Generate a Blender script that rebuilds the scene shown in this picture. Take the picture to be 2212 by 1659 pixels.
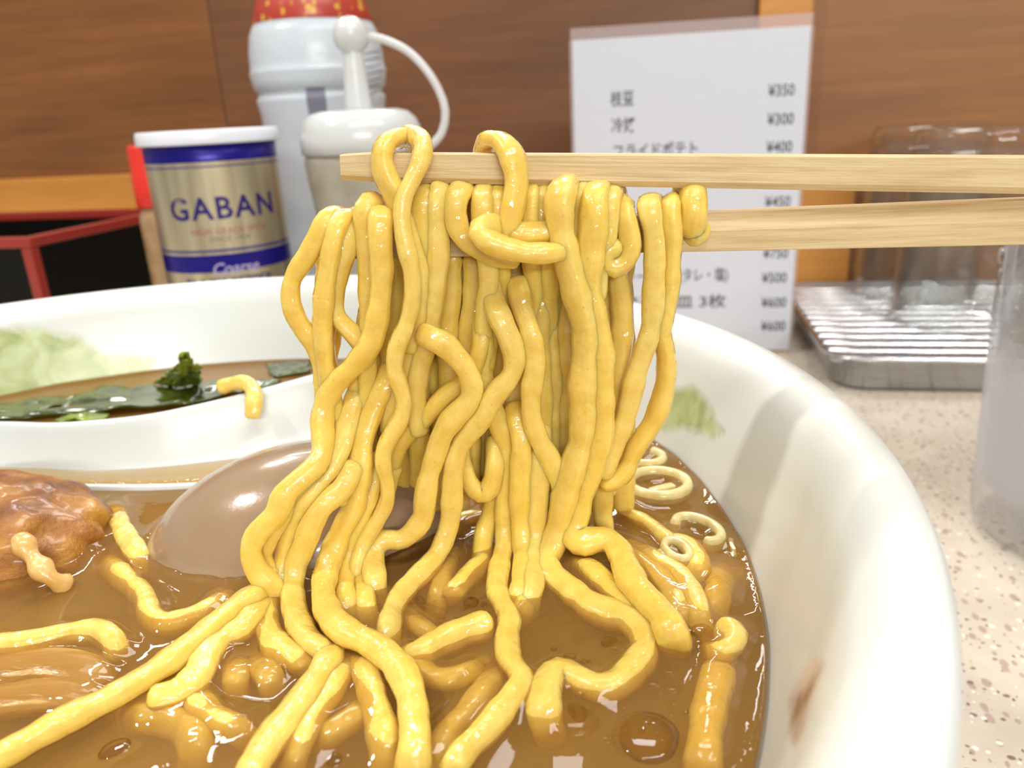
import bpy, bmesh, math, random
import numpy as np
from mathutils import Vector, Matrix

random.seed(7)
rng = np.random.default_rng(7)
SC = bpy.context.scene
COL = SC.collection
for o in list(bpy.data.objects):
    bpy.data.objects.remove(o)

# ------------------------------------------------------------------ camera
W, H, FPX = 2212, 1659, 1671.0
PITCH, ROLL = math.radians(19.0), math.radians(-3.0)
CAM = Vector((0.0, 0.0, 0.1175))              # metres; z = 0 is the counter top
FWD = Vector((0, math.cos(PITCH), -math.sin(PITCH)))
UP0 = Vector((0, math.sin(PITCH), math.cos(PITCH)))
RGT = Vector((1, 0, 0)) * math.cos(ROLL) + UP0 * math.sin(ROLL)
UPV = Vector((1, 0, 0)) * -math.sin(ROLL) + UP0 * math.cos(ROLL)
cam_data = bpy.data.cameras.new('camera')
cam = bpy.data.objects.new('camera', cam_data)
COL.objects.link(cam)
cam.matrix_world = Matrix((
    (RGT.x, UPV.x, -FWD.x, CAM.x), (RGT.y, UPV.y, -FWD.y, CAM.y),
    (RGT.z, UPV.z, -FWD.z, CAM.z), (0, 0, 0, 1)))
cam_data.sensor_width = 36.0
cam_data.lens = FPX / W * 36.0
cam_data.clip_start = 0.002
cam_data.dof.use_dof = True
cam_data.dof.focus_distance = 0.098
cam_data.dof.aperture_fstop = 30.0
SC.camera = cam

# ------------------------------------------------------------------ light of the room
world = bpy.data.worlds.new('room_light')
SC.world = world
world.use_nodes = True
world.node_tree.nodes['Background'].inputs[0].default_value = (1.0, 0.965, 0.93, 1)
world.node_tree.nodes['Background'].inputs[1].default_value = 0.42


def lamp(name, loc, target, power, sx, sy, col):
    d = bpy.data.lights.new(name, 'AREA')
    d.shape = 'RECTANGLE'
    d.size, d.size_y = sx, sy
    d.energy = power
    d.color = col
    o = bpy.data.objects.new(name, d)
    COL.objects.link(o)
    o.location = loc
    o.rotation_euler = (Vector(target) - Vector(loc)).to_track_quat('-Z', 'Y').to_euler()
    return o


lamp('ceiling_or_added_lamp', (0.141, 1.305, 1.25), (0, 0.12, 0.06), 6.0, 0.30, 0.20, (1.0, 0.98, 0.95))
lamp('ceiling_or_added_lamp', (-0.702, 1.298, 1.25), (0, 0.12, 0.06), 6.0, 0.30, 0.10, (1.0, 0.98, 0.95))
lamp('ceiling_or_added_lamp', (0.10, 0.74, 1.25), (0, 0.12, 0.06), 7.0, 0.46, 0.26, (1.0, 0.98, 0.95))  # unseen panel, added to lay a white glare on the broth swells
lamp('ceiling_or_added_lamp', (-0.1, 1.75, 1.22), (0, 0.12, 0.06), 7.0, 1.3, 0.02, (1.0, 0.97, 0.92))
lamp('ceiling_or_added_lamp', (0.25, -0.35, 1.15), (0, 0.12, 0.06), 12.0, 1.2, 0.02, (1.0, 0.98, 0.95))
lamp('ceiling_or_added_lamp', (-0.75, 0.10, 1.15), (0, 0.12, 0.06), 9.0, 0.07, 0.07, (1.0, 0.97, 0.93))
lamp('ceiling_or_added_lamp', (0.45, -2.3, 1.00), (0, 0.12, 0.08), 40.0, 1.3, 0.05, (1.0, 0.98, 0.94))  # not on the ceiling: low light added behind the diner for noodle sparkle
SC.view_settings.view_transform = 'Standard'
SC.view_settings.look = 'None'
SC.view_settings.gamma = 1.0
SC.view_settings.use_curve_mapping = False
SC.view_settings.exposure = -0.34
try:
    SC.cycles.use_denoising = True
    SC.cycles.max_bounces = 28
    SC.cycles.transparent_max_bounces = 32
    SC.cycles.transmission_bounces = 26
    SC.cycles.volume_bounces = 2
    SC.cycles.sample_clamp_indirect = 6.0
except Exception:
    pass


# ------------------------------------------------------------------ helpers
def ray(px, py):
    return (FWD + RGT * ((px - W / 2) / FPX) + UPV * (-(py - H / 2) / FPX))


def atY(px, py, y):
    d = ray(px, py)
    return CAM + d * ((y - CAM.y) / d.y)


def atZ(px, py, z):
    d = ray(px, py)
    return CAM + d * ((z - CAM.z) / d.z)


def srgb(r, g, b):
    f = lambda c: (c / 255 / 12.92) if c / 255 <= 0.04045 else ((c / 255 + 0.055) / 1.055) ** 2.4
    return (f(r), f(g), f(b), 1.0)


class NT:
    """tiny node-tree builder"""
    def __init__(self, name):
        self.m = bpy.data.materials.new(name)
        self.m.use_nodes = True
        self.t = self.m.node_tree
        self.bsdf = self.t.nodes['Principled BSDF']
        self.out = self.t.nodes['Material Output']

    def n(self, kind, **kw):
        nd = self.t.nodes.new(kind)
        for k, v in kw.items():
            if k.startswith('i_'):
                nd.inputs[int(k[2:]) if k[2:].isdigit() else k[2:].replace('_', ' ')].default_value = v
            else:
                setattr(nd, k, v)
        return nd

    def l(self, a, b):
        self.t.links.new(a, b)

    def coords(self, scale=(1, 1, 1), which='Object'):
        tc = self.n('ShaderNodeTexCoord')
        mp = self.n('ShaderNodeMapping')
        mp.inputs['Scale'].default_value = scale
        self.l(tc.outputs[which], mp.inputs['Vector'])
        return mp.outputs[0]

    def noise(self, vec, scale, detail=3, rough=0.5):
        nz = self.n('ShaderNodeTexNoise')
        nz.inputs['Scale'].default_value = scale
        nz.inputs['Detail'].default_value = detail
        nz.inputs['Roughness'].default_value = rough
        self.l(vec, nz.inputs['Vector'])
        return nz.outputs['Fac']

    def ramp(self, fac, stops, interp='LINEAR'):
        r = self.n('ShaderNodeValToRGB')
        r.color_ramp.interpolation = interp
        el = r.color_ramp.elements
        while len(el) < len(stops):
            el.new(0.5)
        for e, (p, c) in zip(el, stops):
            e.position = p
            e.color = c
        self.l(fac, r.inputs[0])
        return r.outputs[0]

    def mix(self, fac, a, b):
        mx = self.n('ShaderNodeMix', data_type='RGBA')
        for v, s in ((fac, 0), (a, 6), (b, 7)):
            if hasattr(v, 'is_linked') or hasattr(v, 'links'):
                self.l(v, mx.inputs[s])
            else:
                mx.inputs[s].default_value = v
        return mx.outputs[2]

    def bump(self, h, strength, dist):
        b = self.n('ShaderNodeBump')
        b.inputs['Strength'].default_value = strength
        b.inputs['Distance'].default_value = dist
        self.l(h, b.inputs['Height'])
        self.l(b.outputs[0], self.bsdf.inputs['Normal'])
        return b

    def set(self, **kw):
        for k, v in kw.items():
            self.bsdf.inputs[k.replace('_', ' ')].default_value = v
        return self


def plain(name, col, rough=0.4, **kw):
    t = NT(name)
    t.set(Base_Color=col, Roughness=rough, **kw)
    return t.m


def mesh_obj(name, verts, faces, mat, parent=None, smooth=True, mats=None, fmat=None):
    me = bpy.data.meshes.new(name)
    me.from_pydata([tuple(v) for v in verts], [], [tuple(f) for f in faces])
    for m in (mats or [mat]):
        me.materials.append(m)
    if fmat is not None:
        me.polygons.foreach_set('material_index', list(fmat))
    if smooth:
        me.polygons.foreach_set('use_smooth', [True] * len(me.polygons))
    me.update()
    o = bpy.data.objects.new(name, me)
    COL.objects.link(o)
    if parent is not None:
        o.parent = parent
    return o


def bm_obj(name, bm, mat, parent=None, smooth=False, loc=None):
    bmesh.ops.recalc_face_normals(bm, faces=bm.faces[:])
    me = bpy.data.meshes.new(name)
    bm.to_mesh(me)
    bm.free()
    me.materials.append(mat)
    if smooth:
        me.polygons.foreach_set('use_smooth', [True] * len(me.polygons))
    o = bpy.data.objects.new(name, me)
    COL.objects.link(o)
    if parent is not None:
        o.parent = parent
    if loc is not None:
        o.location = loc
    return o


def box_bm(cx, cy, cz, sx, sy, sz, bevel=0.0, seg=2, bm=None):
    b = bmesh.new()
    bmesh.ops.create_cube(b, size=1.0)
    bmesh.ops.scale(b, vec=(sx, sy, sz), verts=b.verts)
    if bevel > 0:
        bmesh.ops.bevel(b, geom=b.edges[:], offset=bevel, segments=seg, affect='EDGES', profile=0.5)
    bmesh.ops.translate(b, vec=(cx, cy, cz), verts=b.verts)
    if bm is None:
        return b
    tmp = bpy.data.meshes.new('tmp')
    b.to_mesh(tmp)
    b.free()
    bm.from_mesh(tmp)
    bpy.data.meshes.remove(tmp)
    return bm


def empty(name, loc):
    o = bpy.data.objects.new(name, None)
    o.empty_display_size = 0.01
    COL.objects.link(o)
    o.location = loc
    return o


def tag(o, label, cat, group=None, kind=None):
    if label:
        o['label'] = label
    if cat:
        o['category'] = cat
    if group:
        o['group'] = group
    if kind:
        o['kind'] = kind
    return o


def lathe(name, prof, mat, parent=None, seg=96, mats=None, idx=None, close=False):
    """prof: list of (r, z) from bottom to top; UV = (arc at r, z)"""
    V, F, M = [], [], []
    n = len(prof)
    for (r, z) in prof:
        for k in range(seg):
            a = 2 * math.pi * k / seg
            V.append((r * math.cos(a), r * math.sin(a), z))
    for i in range(n - 1):
        for k in range(seg):
            k2 = (k + 1) % seg
            F.append((i * seg + k, i * seg + k2, (i + 1) * seg + k2, (i + 1) * seg + k))
            M.append(idx[i] if idx else 0)
    if close:
        for k in range(seg):
            k2 = (k + 1) % seg
            F.append(((n - 1) * seg + k, (n - 1) * seg + k2, k2, k))
            M.append(0)
    if prof[0][0] > 1e-6 and not close:
        F.append(tuple(range(seg - 1, -1, -1)))
        M.append(idx[0] if idx else 0)
    if prof[-1][0] > 1e-6 and not close:
        F.append(tuple((n - 1) * seg + k for k in range(seg)))
        M.append(idx[-1] if idx else 0)
    o = mesh_obj(name, V, F, mat, parent, True, mats, M)
    return o


def crom(pts, step):
    """centripetal-ish Catmull-Rom through pts (n x k), resampled about every step (in units of the first two columns)"""
    P = np.asarray(pts, float)
    if len(P) == 2:
        P = np.vstack([P[0], (P[0] + P[1]) / 2, P[1]])
    P = np.vstack([2 * P[0] - P[1], P, 2 * P[-1] - P[-2]])
    out = []
    for i in range(1, len(P) - 2):
        p0, p1, p2, p3 = P[i - 1:i + 3]
        n = max(2, int(np.linalg.norm((p2 - p1)[:2]) / step))
        for t in np.arange(n) / n:
            out.append(0.5 * ((2 * p1) + (-p0 + p2) * t + (2 * p0 - 5 * p1 + 4 * p2 - p3) * t * t
                              + (-p0 + 3 * p1 - 3 * p2 + p3) * t ** 3))
    out.append(P[-2])
    return np.array(out)


def resample(P, step):
    d = np.r_[0, np.cumsum(np.linalg.norm(np.diff(P, axis=0), axis=1))]
    n = max(4, int(d[-1] / step) + 1)
    s = np.linspace(0, d[-1], n)
    return np.stack([np.interp(s, d, P[:, k]) for k in range(P.shape[1])], 1)


def tube_mesh(P, R, nseg=12, sq=2.6, asp=1.0, twist0=0.0, twist=0.0, caps=True, closed=False, flat=None, ref=None):
    """tube along P (n x 3); R radius per point; superellipse section"""
    n = len(P)
    T = np.gradient(P, axis=0)
    if closed:
        T = np.roll(P, -1, 0) - np.roll(P, 1, 0)
    T /= np.linalg.norm(T, axis=1)[:, None] + 1e-12
    if ref is not None and abs(np.dot(ref, T[0])) < 0.85:
        ref = np.array(ref)
    else:
        ref = np.array([0.0, 0, 1]) if abs(T[0][2]) < 0.9 else np.array([0.0, -1, 0])
    N = np.zeros_like(P)
    v = ref - T[0] * ref.dot(T[0])
    N[0] = v / np.linalg.norm(v)
    for i in range(1, n):
        v = (N[i - 1] if flat is None else np.array(flat)) - T[i] * (N[i - 1] if flat is None else np.array(flat)).dot(T[i])
        N[i] = v / (np.linalg.norm(v) + 1e-12)
    B = np.cross(T, N)
    a = np.linspace(0, 2 * np.pi, nseg, endpoint=False)
    ca, sa = np.cos(a), np.sin(a)
    rad = (np.abs(ca) ** sq + np.abs(sa) ** sq) ** (-1 / sq)
    cu, cv = rad * ca * asp, rad * sa
    ph = twist0 + twist * np.linspace(0, 1, n)
    rings = []
    for i in range(n):
        c, s = math.cos(ph[i]), math.sin(ph[i])
        u, w = (cu * c - cv * s) * R[i], (cu * s + cv * c) * R[i]
        rings.append(P[i] + np.outer(u, N[i]) + np.outer(w, B[i]))
    if caps and not closed:
        for end, sg in ((0, -1), (n - 1, 1)):
            base = rings[0] if end == 0 else rings[-1]
            c0 = P[end]
            ex = []
            for k, (sc, off) in enumerate(((0.86, 0.32), (0.55, 0.55))):
                ex.append(c0 + T[end] * sg * off * R[end] + (base - c0) * sc)
            if end == 0:
                rings = [ex[1], ex[0]] + rings
            else:
                rings = rings + [ex[0], ex[1]]
    m = len(rings)
    V = np.vstack(rings)
    F = []
    for i in range(m - 1 + (1 if closed else 0)):
        i2 = (i + 1) % m
        for k in range(nseg):
            k2 = (k + 1) % nseg
            F.append((i * nseg + k, i * nseg + k2, i2 * nseg + k2, i2 * nseg + k))
    if not closed:
        F.append(tuple(range(nseg - 1, -1, -1)))
        F.append(tuple((m - 1) * nseg + k for k in range(nseg)))
    return V, F


def recenter(o):
    """move a top-level mesh's origin to its own middle"""
    me = o.data
    n = len(me.vertices)
    co = np.empty(n * 3)
    me.vertices.foreach_get('co', co)
    co = co.reshape(-1, 3)
    c = (co.max(0) + co.min(0)) / 2
    me.vertices.foreach_set('co', (co - c).ravel())
    o.location = Vector(c) + o.location
    me.update()
    return o


def text_mesh(body, size, align='LEFT', bold=0.0, spacing=1.0):
    cu = bpy.data.curves.new('lettering', 'FONT')
    cu.body = body
    cu.size = size
    cu.align_x = align
    cu.offset = bold
    cu.space_character = spacing
    cu.resolution_u = 3
    tmp = bpy.data.objects.new('tmp_text', cu)
    COL.objects.link(tmp)
    bpy.context.view_layer.update()
    dg = bpy.context.evaluated_depsgraph_get()
    me = bpy.data.meshes.new_from_object(tmp.evaluated_get(dg))
    bpy.data.objects.remove(tmp)
    bpy.data.curves.remove(cu)
    n = len(me.vertices)
    co = np.empty(n * 3)
    me.vertices.foreach_get('co', co)
    return me, co.reshape(-1, 3)

# ------------------------------------------------------------------ setting: counter and back wall
YAW = math.radians(-11.5)                     # the counter runs slightly askew of the camera
EX = Vector((math.cos(YAW), math.sin(YAW), 0))
EY = Vector((-math.sin(YAW), math.cos(YAW), 0))
W0 = Vector((0.0, 0.52, 0.0))                 # a point on the back wall


def wl(x, y, z):
    """wall frame: x along the wall, y out of the wall (towards the diner), z up"""
    return W0 + EX * x - EY * y + Vector((0, 0, z))


def on_wall(px, py, off=0.0):
    d = ray(px, py)
    n = EY
    t = (W0 - EY * off - CAM).dot(n) / d.dot(n)
    p = CAM + d * t
    return ((p - W0).dot(EX), p.z)


def wbox(name, x0, x1, y0, y1, z0, z1, mat, parent=None, bevel=0.0006):
    bm = box_bm(0, 0, 0, x1 - x0, y1 - y0, z1 - z0, bevel)
    o = bm_obj(name, bm, mat, None)
    o.rotation_euler = (0, 0, YAW)
    o.location = wl((x0 + x1) / 2, (y0 + y1) / 2, (z0 + z1) / 2)
    if parent is not None:
        o.parent = parent
        o.matrix_parent_inverse = parent.matrix_basis.inverted()
    return o


def wood(name, dark, light, scale=(2, 30, 30), rough=0.45, big=3.0, tint=None):
    t = NT(name)
    v = t.coords(scale)
    g = t.noise(v, 6.0, 6, 0.62)
    b = t.noise(t.coords((1.5, 1, 7)), big, 3, 0.5)
    c1 = t.ramp(g, [(0.3, dark), (0.72, light)])
    c2 = t.ramp(b, [(0.35, tuple(x * 0.72 for x in dark[:3]) + (1,)), (0.7, light)])
    t.l(t.mix(0.45, c1, c2), t.bsdf.inputs['Base Color'])
    t.set(Roughness=rough)
    t.bump(g, 0.15, 0.0004)
    return t.m


M_WALL_L = wood('wall_wood', srgb(112, 68, 32), srgb(148, 94, 46))
M_WALL_C = wood('wall_wood_dark', srgb(100, 62, 36), srgb(130, 86, 52))
M_WALL_R = wood('wall_wood_warm', srgb(122, 76, 36), srgb(160, 104, 50))
M_TRIM = wood('trim_wood', srgb(188, 122, 48), srgb(214, 148, 66))
M_BLACK = plain('recess_black', srgb(14, 11, 10), 0.5)

# counter top: pale composite stone with stretched brown and purple flecks
t = NT('counter_stone')
v = t.coords((1, 1, 1))
base = t.ramp(t.noise(v, 30, 4, 0.6), [(0.3, srgb(196, 183, 164)), (0.7, srgb(220, 208, 190))])


def flecks(t, base, scale, thr, col, squash=(1.6, 1, 1), wob=0.0012):
    vec = t.coords(squash)
    nz = t.n('ShaderNodeTexNoise')
    nz.inputs['Scale'].default_value = 260
    t.l(vec, nz.inputs['Vector'])
    sub = t.n('ShaderNodeVectorMath', operation='MULTIPLY_ADD')
    sub.inputs[1].default_value = (wob, wob, wob)
    t.l(nz.outputs['Color'], sub.inputs[0])
    t.l(vec, sub.inputs[2])
    vo = t.n('ShaderNodeTexVoronoi')
    vo.inputs['Scale'].default_value = scale
    t.l(sub.outputs[0], vo.inputs['Vector'])
    sep = t.n('ShaderNodeSeparateColor')
    t.l(vo.outputs['Color'], sep.inputs[0])
    mul = t.n('ShaderNodeMath', operation='MULTIPLY')
    mul.inputs[1].default_value = thr
    t.l(sep.outputs[0], mul.inputs[0])
    lt = t.n('ShaderNodeMath', operation='LESS_THAN')
    t.l(vo.outputs['Distance'], lt.inputs[0])
    t.l(mul.outputs[0], lt.inputs[1])
    return t.mix(lt.outputs[0], base, col)


base = flecks(t, base, 210, 0.34, srgb(178, 154, 138))
base = flecks(t, base, 300, 0.28, srgb(138, 104, 98), (1.2, 1.5, 1))
base = flecks(t, base, 360, 0.20, srgb(116, 92, 76), (1.5, 1, 1))
base = flecks(t, base, 420, 0.28, srgb(236, 230, 216), (1, 1, 1))
t.l(base, t.bsdf.inputs['Base Color'])
t.set(Roughness=0.28, Coat_Weight=0.3)
counter = wbox('countertop', -0.75, 0.75, 0.0002, 0.72, -0.03, 0.0, t.m, None, 0.002)
tag(counter, 'pale speckled composite stone countertop under the bowl, glasses and bottles', 'countertop')

wall = wbox('wall_back', -0.75, 0.75, -0.02, 0.0, -0.75, 0.34, M_BLACK, None, 0)
tag(wall, 'brown wooden panel wall behind the counter', None, kind='structure')


def panel(x0, x1, z0, z1, mat, th=0.003):
    z0 = max(z0, 0.0006)
    return wbox('panel', x0, x1, 0.0002, th, z0, z1, mat, wall, 0.0007)


xl = on_wall(470, 120)[0]
xm = on_wall(1690, 120)[0]
trim_top = on_wall(0, 388, 0.012)[1]
trim_bot = on_wall(0, 467, 0.012)[1]
panel(-0.74, xl - 0.0003, trim_bot, 0.338, M_WALL_L)
panel(xl + 0.0003, xm, trim_bot, 0.338, M_WALL_C)
panel(xm + 0.0006, 0.74, 0.0, 0.338, M_WALL_R)
# a rail runs along the wall at the left, a short one stands out lower at the right, a post between
xr = on_wall(1640, 300)[0]
fl = bm_obj('floor', box_bm(0, 0, -0.79, 3.0, 3.0, 0.04), plain('floor_tile', srgb(120, 108, 96), 0.5), None)
tag(fl, 'plain tiled floor under the counter', None, kind='structure')
r1 = wbox('trim_1', -0.73, xr, 0.003, 0.014, trim_bot, trim_top, M_TRIM, None, 0.0012)
tag(r1, 'orange brown wooden rail along the wall behind the pepper can', None, kind='structure')
pa, pb = on_wall(1640, 20, 0.008)[0], on_wall(1757, 20, 0.008)[0]
r2 = wbox('trim_2', pa, pb, 0.0032, 0.009, trim_top + 0.002, 0.337, M_TRIM, None, 0.001)
tag(r2, 'light wooden upright post behind the menu card', None, kind='structure')
pa, pb = on_wall(1700, 500, 0.015)[0], on_wall(1838, 500, 0.015)[0]
r3 = wbox('trim_3', pa, pb, 0.0032, 0.018, 0.0004, on_wall(1770, 372, 0.018)[1], M_TRIM, None, 0.001)
tag(r3, 'light wooden block at the foot of the wall behind the metal tray', None, kind='structure')

# ------------------------------------------------------------------ black lacquered box with red edges (left, behind the bowl)
BX = Vector((-0.1875, 0.31, 0.0))
bw, bd, bh, be = 0.16, 0.105, 0.0822, 0.0042
M_LACQ = plain('black_lacquer', srgb(8, 8, 6), 0.45, Specular_IOR_Level=0.2)
M_RED = plain('red_lacquer', srgb(150, 46, 36), 0.35, Coat_Weight=0.3)
bxe = empty('lacquer_box', BX - EX * bw / 2 + EY * bd / 2)
bxe.rotation_euler = (0, 0, YAW)
tag(bxe, 'black lacquered open box with dark red edges, left behind the bowl', 'box')
bm = bmesh.new()
for cx, cy, sx, sy in ((0, -bd / 2 + .002, bw, .004), (0, bd / 2 - .002, bw, .004), (-bw / 2 + .002, 0, .004, bd - .008), (bw / 2 - .002, 0, .004, bd - .008)):
    bm = box_bm(cx, cy, bh / 2, sx, sy, bh - 0.001, 0.0003, 1, bm)
bm = box_bm(0, 0, 0.002, bw - .008, bd - .008, 0.004, 0.0003, 1, bm)
bm_obj('panel', bm, M_LACQ, bxe)
for cx, cy, sx, sy in ((0, -bd / 2 + .002, bw + .002, .005), (0, bd / 2 - .002, bw + .002, .005), (-bw / 2 + .002, 0, .005, bd - .006), (bw / 2 - .002, 0, .005, bd - .006)):
    bm_obj('edge_strip', box_bm(cx, cy, bh - be / 2, sx, sy, be, 0.0006), M_RED, bxe)
for cx, cy in ((bw / 2, -bd / 2), (bw / 2, bd / 2), (-bw / 2, -bd / 2)):
    bm_obj('corner_post', box_bm(cx - .0014 * (1 if cx > 0 else -1), cy + .0014 * (1 if cy < 0 else -1), bh / 2 - be / 2, .0046, .0046, bh - be, 0.0006), M_RED, bxe)

# ------------------------------------------------------------------ small spice bottle with a red cap
p = atY(309, 312, 0.332)
sb = empty('spice_bottle', (p.x + 0.0015, 0.332, 0))
tag(sb, 'small spice shaker with a red cap, partly behind the pepper can', 'bottle')
M_CAPR = plain('red_plastic', srgb(216, 48, 34), 0.35)
t = NT('beige_contents')
c = t.ramp(t.noise(t.coords(), 120, 4), [(0.3, srgb(150, 118, 82)), (0.7, srgb(186, 152, 112))])
t.l(c, t.bsdf.inputs['Base Color'])
t.set(Roughness=0.2, Coat_Weight=0.8)
ztop = p.z
rr = 0.0085
lathe('bottle_body', [(0.0, 0.0), (rr * .9, 0.0), (rr, 0.002), (rr, ztop - 0.030), (rr * .93, ztop - 0.0275), (rr * .8, ztop - 0.026), (rr * .8, ztop - 0.02), (0, ztop - 0.02)], t.m, sb, 48)
lathe('cap', [(0.0, ztop - 0.0248), (rr * .95, ztop - 0.0248), (rr * .98, ztop - 0.024), (rr * .98, ztop - 0.012), (rr * .93, ztop - 0.0115), (rr * .93, ztop - 0.0015), (rr * .85, ztop - 0.0002), (0.0, ztop)], M_CAPR, sb, 48)

# ------------------------------------------------------------------ pepper can
p = atY(445, 284, 0.30)
can_h = p.z + 0.0006
rc = 0.0232
can = empty('pepper_can', (p.x + 0.0006, 0.30, 0))
tag(can, 'blue and gold metal pepper can with a white plastic lid', 'can')
t = NT('can_gold')
gv = t.noise(t.coords((60, 60, 4)), 3.0, 3, 0.6)
t.l(t.ramp(gv, [(0.3, srgb(176, 164, 134)), (0.7, srgb(222, 212, 180))]), t.bsdf.inputs['Base Color'])
t.set(Metallic=0.75, Roughness=0.33)
M_GOLD = t.m
M_BLUE = plain('can_blue', srgb(26, 14, 128), 0.3, Metallic=0.35)
M_LINE = plain('can_line', srgb(96, 80, 126), 0.35, Metallic=0.4)


def czv(py):
    """height on the can's front at picture row py"""
    return atY(470, py, 0.30 - rc).z


zs = [0.0, 0.012, 0.0125, czv(618), czv(582), czv(549), czv(543), czv(538), czv(533), czv(362), czv(357), czv(350), can_h - 0.0046]
mi = [1, 1, 0, 1, 1, 0, 1, 0, 0, 2, 0, 1]
zs = [0.0, 0.006, czv(640), czv(589), czv(551), czv(545), czv(540), czv(361), czv(357), czv(349), can_h - 0.0040]
mi = [1, 1, 0, 1, 0, 1, 0, 2, 0, 1]
prof = [(rc, z) for z in zs]
lathe('can_body', prof, None, can, 96, [M_GOLD, M_BLUE, M_LINE], mi)
M_LID = plain('white_lid', srgb(226, 230, 238), 0.3, Subsurface_Weight=0.2, Subsurface_Scale=0.002)
rl = rc + 0.0016
lathe('can_lid', [(rc + .0002, can_h - 0.0048), (rl, can_h - 0.0048), (rl + .0002, can_h - 0.0042), (rl, can_h - 0.0008), (rl - .0006, can_h), (rl - .0016, can_h), (rl - .0022, can_h - 0.0007), (0.0, can_h - 0.0007)], M_LID, can, 96)
M_INK = plain('blue_ink', srgb(44, 28, 110), 0.4, Metallic=0.3)
M_INKG = plain('grey_ink', srgb(128, 112, 100), 0.5)
M_INKR = plain('red_ink', srgb(168, 92, 84), 0.5)
M_INKW = plain('pale_ink', srgb(170, 160, 196), 0.5)


def wrap_text(body, size, a0, z, r, mat, parent, name='lettering', bold=0.0, spacing=1.0, shear=0.0):
    """lettering bent round a cylinder standing on the parent's axis; a0 = angle of its middle"""
    me, co = text_mesh(body, size, 'CENTER', bold, spacing)
    y = co[:, 1] - (co[:, 1].max() + co[:, 1].min()) / 2
    x = co[:, 0] + shear * y
    a = a0 + x / r
    out = np.stack([r * np.cos(a), r * np.sin(a), z + y], 1)
    me.vertices.foreach_set('co', out.ravel())
    me.materials.clear()
    me.materials.append(mat)
    me.update()
    o = bpy.data.objects.new(name, me)
    COL.objects.link(o)
    o.parent = parent
    return o


def facing(o):
    return math.atan2(-o.location.y, -o.location.x)


def ang(o, px, py, r):
    """angle round object o at which its cylinder of radius r meets the picture point's ray (near side)"""
    d = ray(px, py)
    c = Vector((o.location.x, o.location.y))
    D = Vector((d.x, d.y))
    t0 = D.dot(c) / D.dot(D)
    h = (c - D * t0).length
    tt = t0 - math.sqrt(max(r * r - h * h, 0)) / D.length
    q = D * tt - c
    return math.atan2(q.y, q.x), (CAM + d * tt).z


a0, z0 = ang(can, 384, 449, rc)
a1, z1 = ang(can, 575, 440, rc)
wrap_text('GABAN', 0.0106, (a0 + a1) / 2, (z0 + z1) / 2 - 0.0002, rc + 0.00012, M_INK, can, bold=0.00022, spacing=1.16)
am, zm = ang(can, 497, 497, rc)
wrap_text('HIGH GRADE SPICE', 0.0030, am, zm, rc + 0.00012, M_INKR, can, spacing=1.05)
am, zm = ang(can, 497, 514, rc)
wrap_text('SINCE 1954', 0.0026, am, zm, rc + 0.00012, M_INKG, can, spacing=1.1)
am, zm = ang(can, 512, 577, rc)
wrap_text('Coarse', 0.0056, am, zm, rc + 0.00012, M_INKW, can, bold=0.0001, shear=0.3)
am, zm = ang(can, 497, 610, rc)
wrap_text('BLACK PEPPER', 0.0050, am, zm, rc + 0.00012, M_INK, can, bold=0.00005)

# ------------------------------------------------------------------ tall white sauce bottle (back) with a red printed shoulder
p = atY(700, 150, 0.37)
wb = empty('sauce_bottle', (p.x - 0.0024, 0.37, 0))
tag(wb, 'tall white plastic sauce bottle with red and gold flowered top', 'bottle')
t = NT('white_plastic')
t.set(Base_Color=srgb(198, 205, 211), Roughness=0.3, Subsurface_Weight=0.3, Subsurface_Scale=0.004)
t.bump(t.noise(t.coords(), 90, 3), 0.25, 0.002)
M_WPL = t.m
prof = [(0.0, 0.0), (0.022, 0.0), (0.0255, 0.003), (0.0262, 0.02), (0.0262, 0.048), (0.0255, 0.052), (0.0248, 0.056), (0.0255, 0.060),
        (0.0252, 0.070), (0.0246, 0.076), (0.0252, 0.082), (0.0262, 0.10), (0.0268, 0.114), (0.0272, 0.124), (0.0280, 0.1285), (0.0281, 0.1300), (0.0272, 0.1308), (0.0270, 0.1322), (0.0276, 0.1330), (0.0286, 0.1340),
        (0.0291, 0.1372), (0.0295, 0.1400), (0.0296, 0.1408), (0.0290, 0.1414), (0.0289, 0.1440), (0.0286, 0.1490), (0.0274, 0.1555), (0.0252, 0.1600)]
lathe('bottle_body', prof, M_WPL, wb, 96)
t = NT('red_flowered_film')
vo = t.n('ShaderNodeTexVoronoi')
vo.inputs['Scale'].default_value = 230
t.l(t.coords(), vo.inputs['Vector'])
fl = t.ramp(vo.outputs['Distance'], [(0.32, (1, 1, 1, 1)), (0.42, (0, 0, 0, 1))])
wv = t.n('ShaderNodeTexWave')
wv.inputs['Scale'].default_value = 34
wv.inputs['Distortion'].default_value = 1.5
t.l(t.coords(), wv.inputs['Vector'])
cm = t.ramp(wv.outputs['Fac'], [(0.35, (0, 0, 0, 1)), (0.55, (1, 1, 1, 1))])
mulc = t.n('ShaderNodeMix', data_type='RGBA', blend_type='MULTIPLY')
mulc.inputs[0].default_value = 1.0
t.l(fl, mulc.inputs[6])
t.l(cm, mulc.inputs[7])
bw_ = t.n('ShaderNodeRGBToBW')
t.l(mulc.outputs[2], bw_.inputs[0])
t.l(t.mix(bw_.outputs[0], srgb(176, 62, 48), srgb(214, 162, 62)), t.bsdf.inputs['Base Color'])
t.set(Roughness=0.35)
lathe('printed_film', [(0.0254, 0.1597), (0.0256, 0.1605), (0.0238, 0.166), (0.0218, 0.171), (0.0200, 0.177), (0.016, 0.186), (0.0145, 0.192), (0.0, 0.1925)], t.m, wb, 96)
M_GREYP = plain('grey_print', srgb(122, 120, 136), 0.5)
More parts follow.
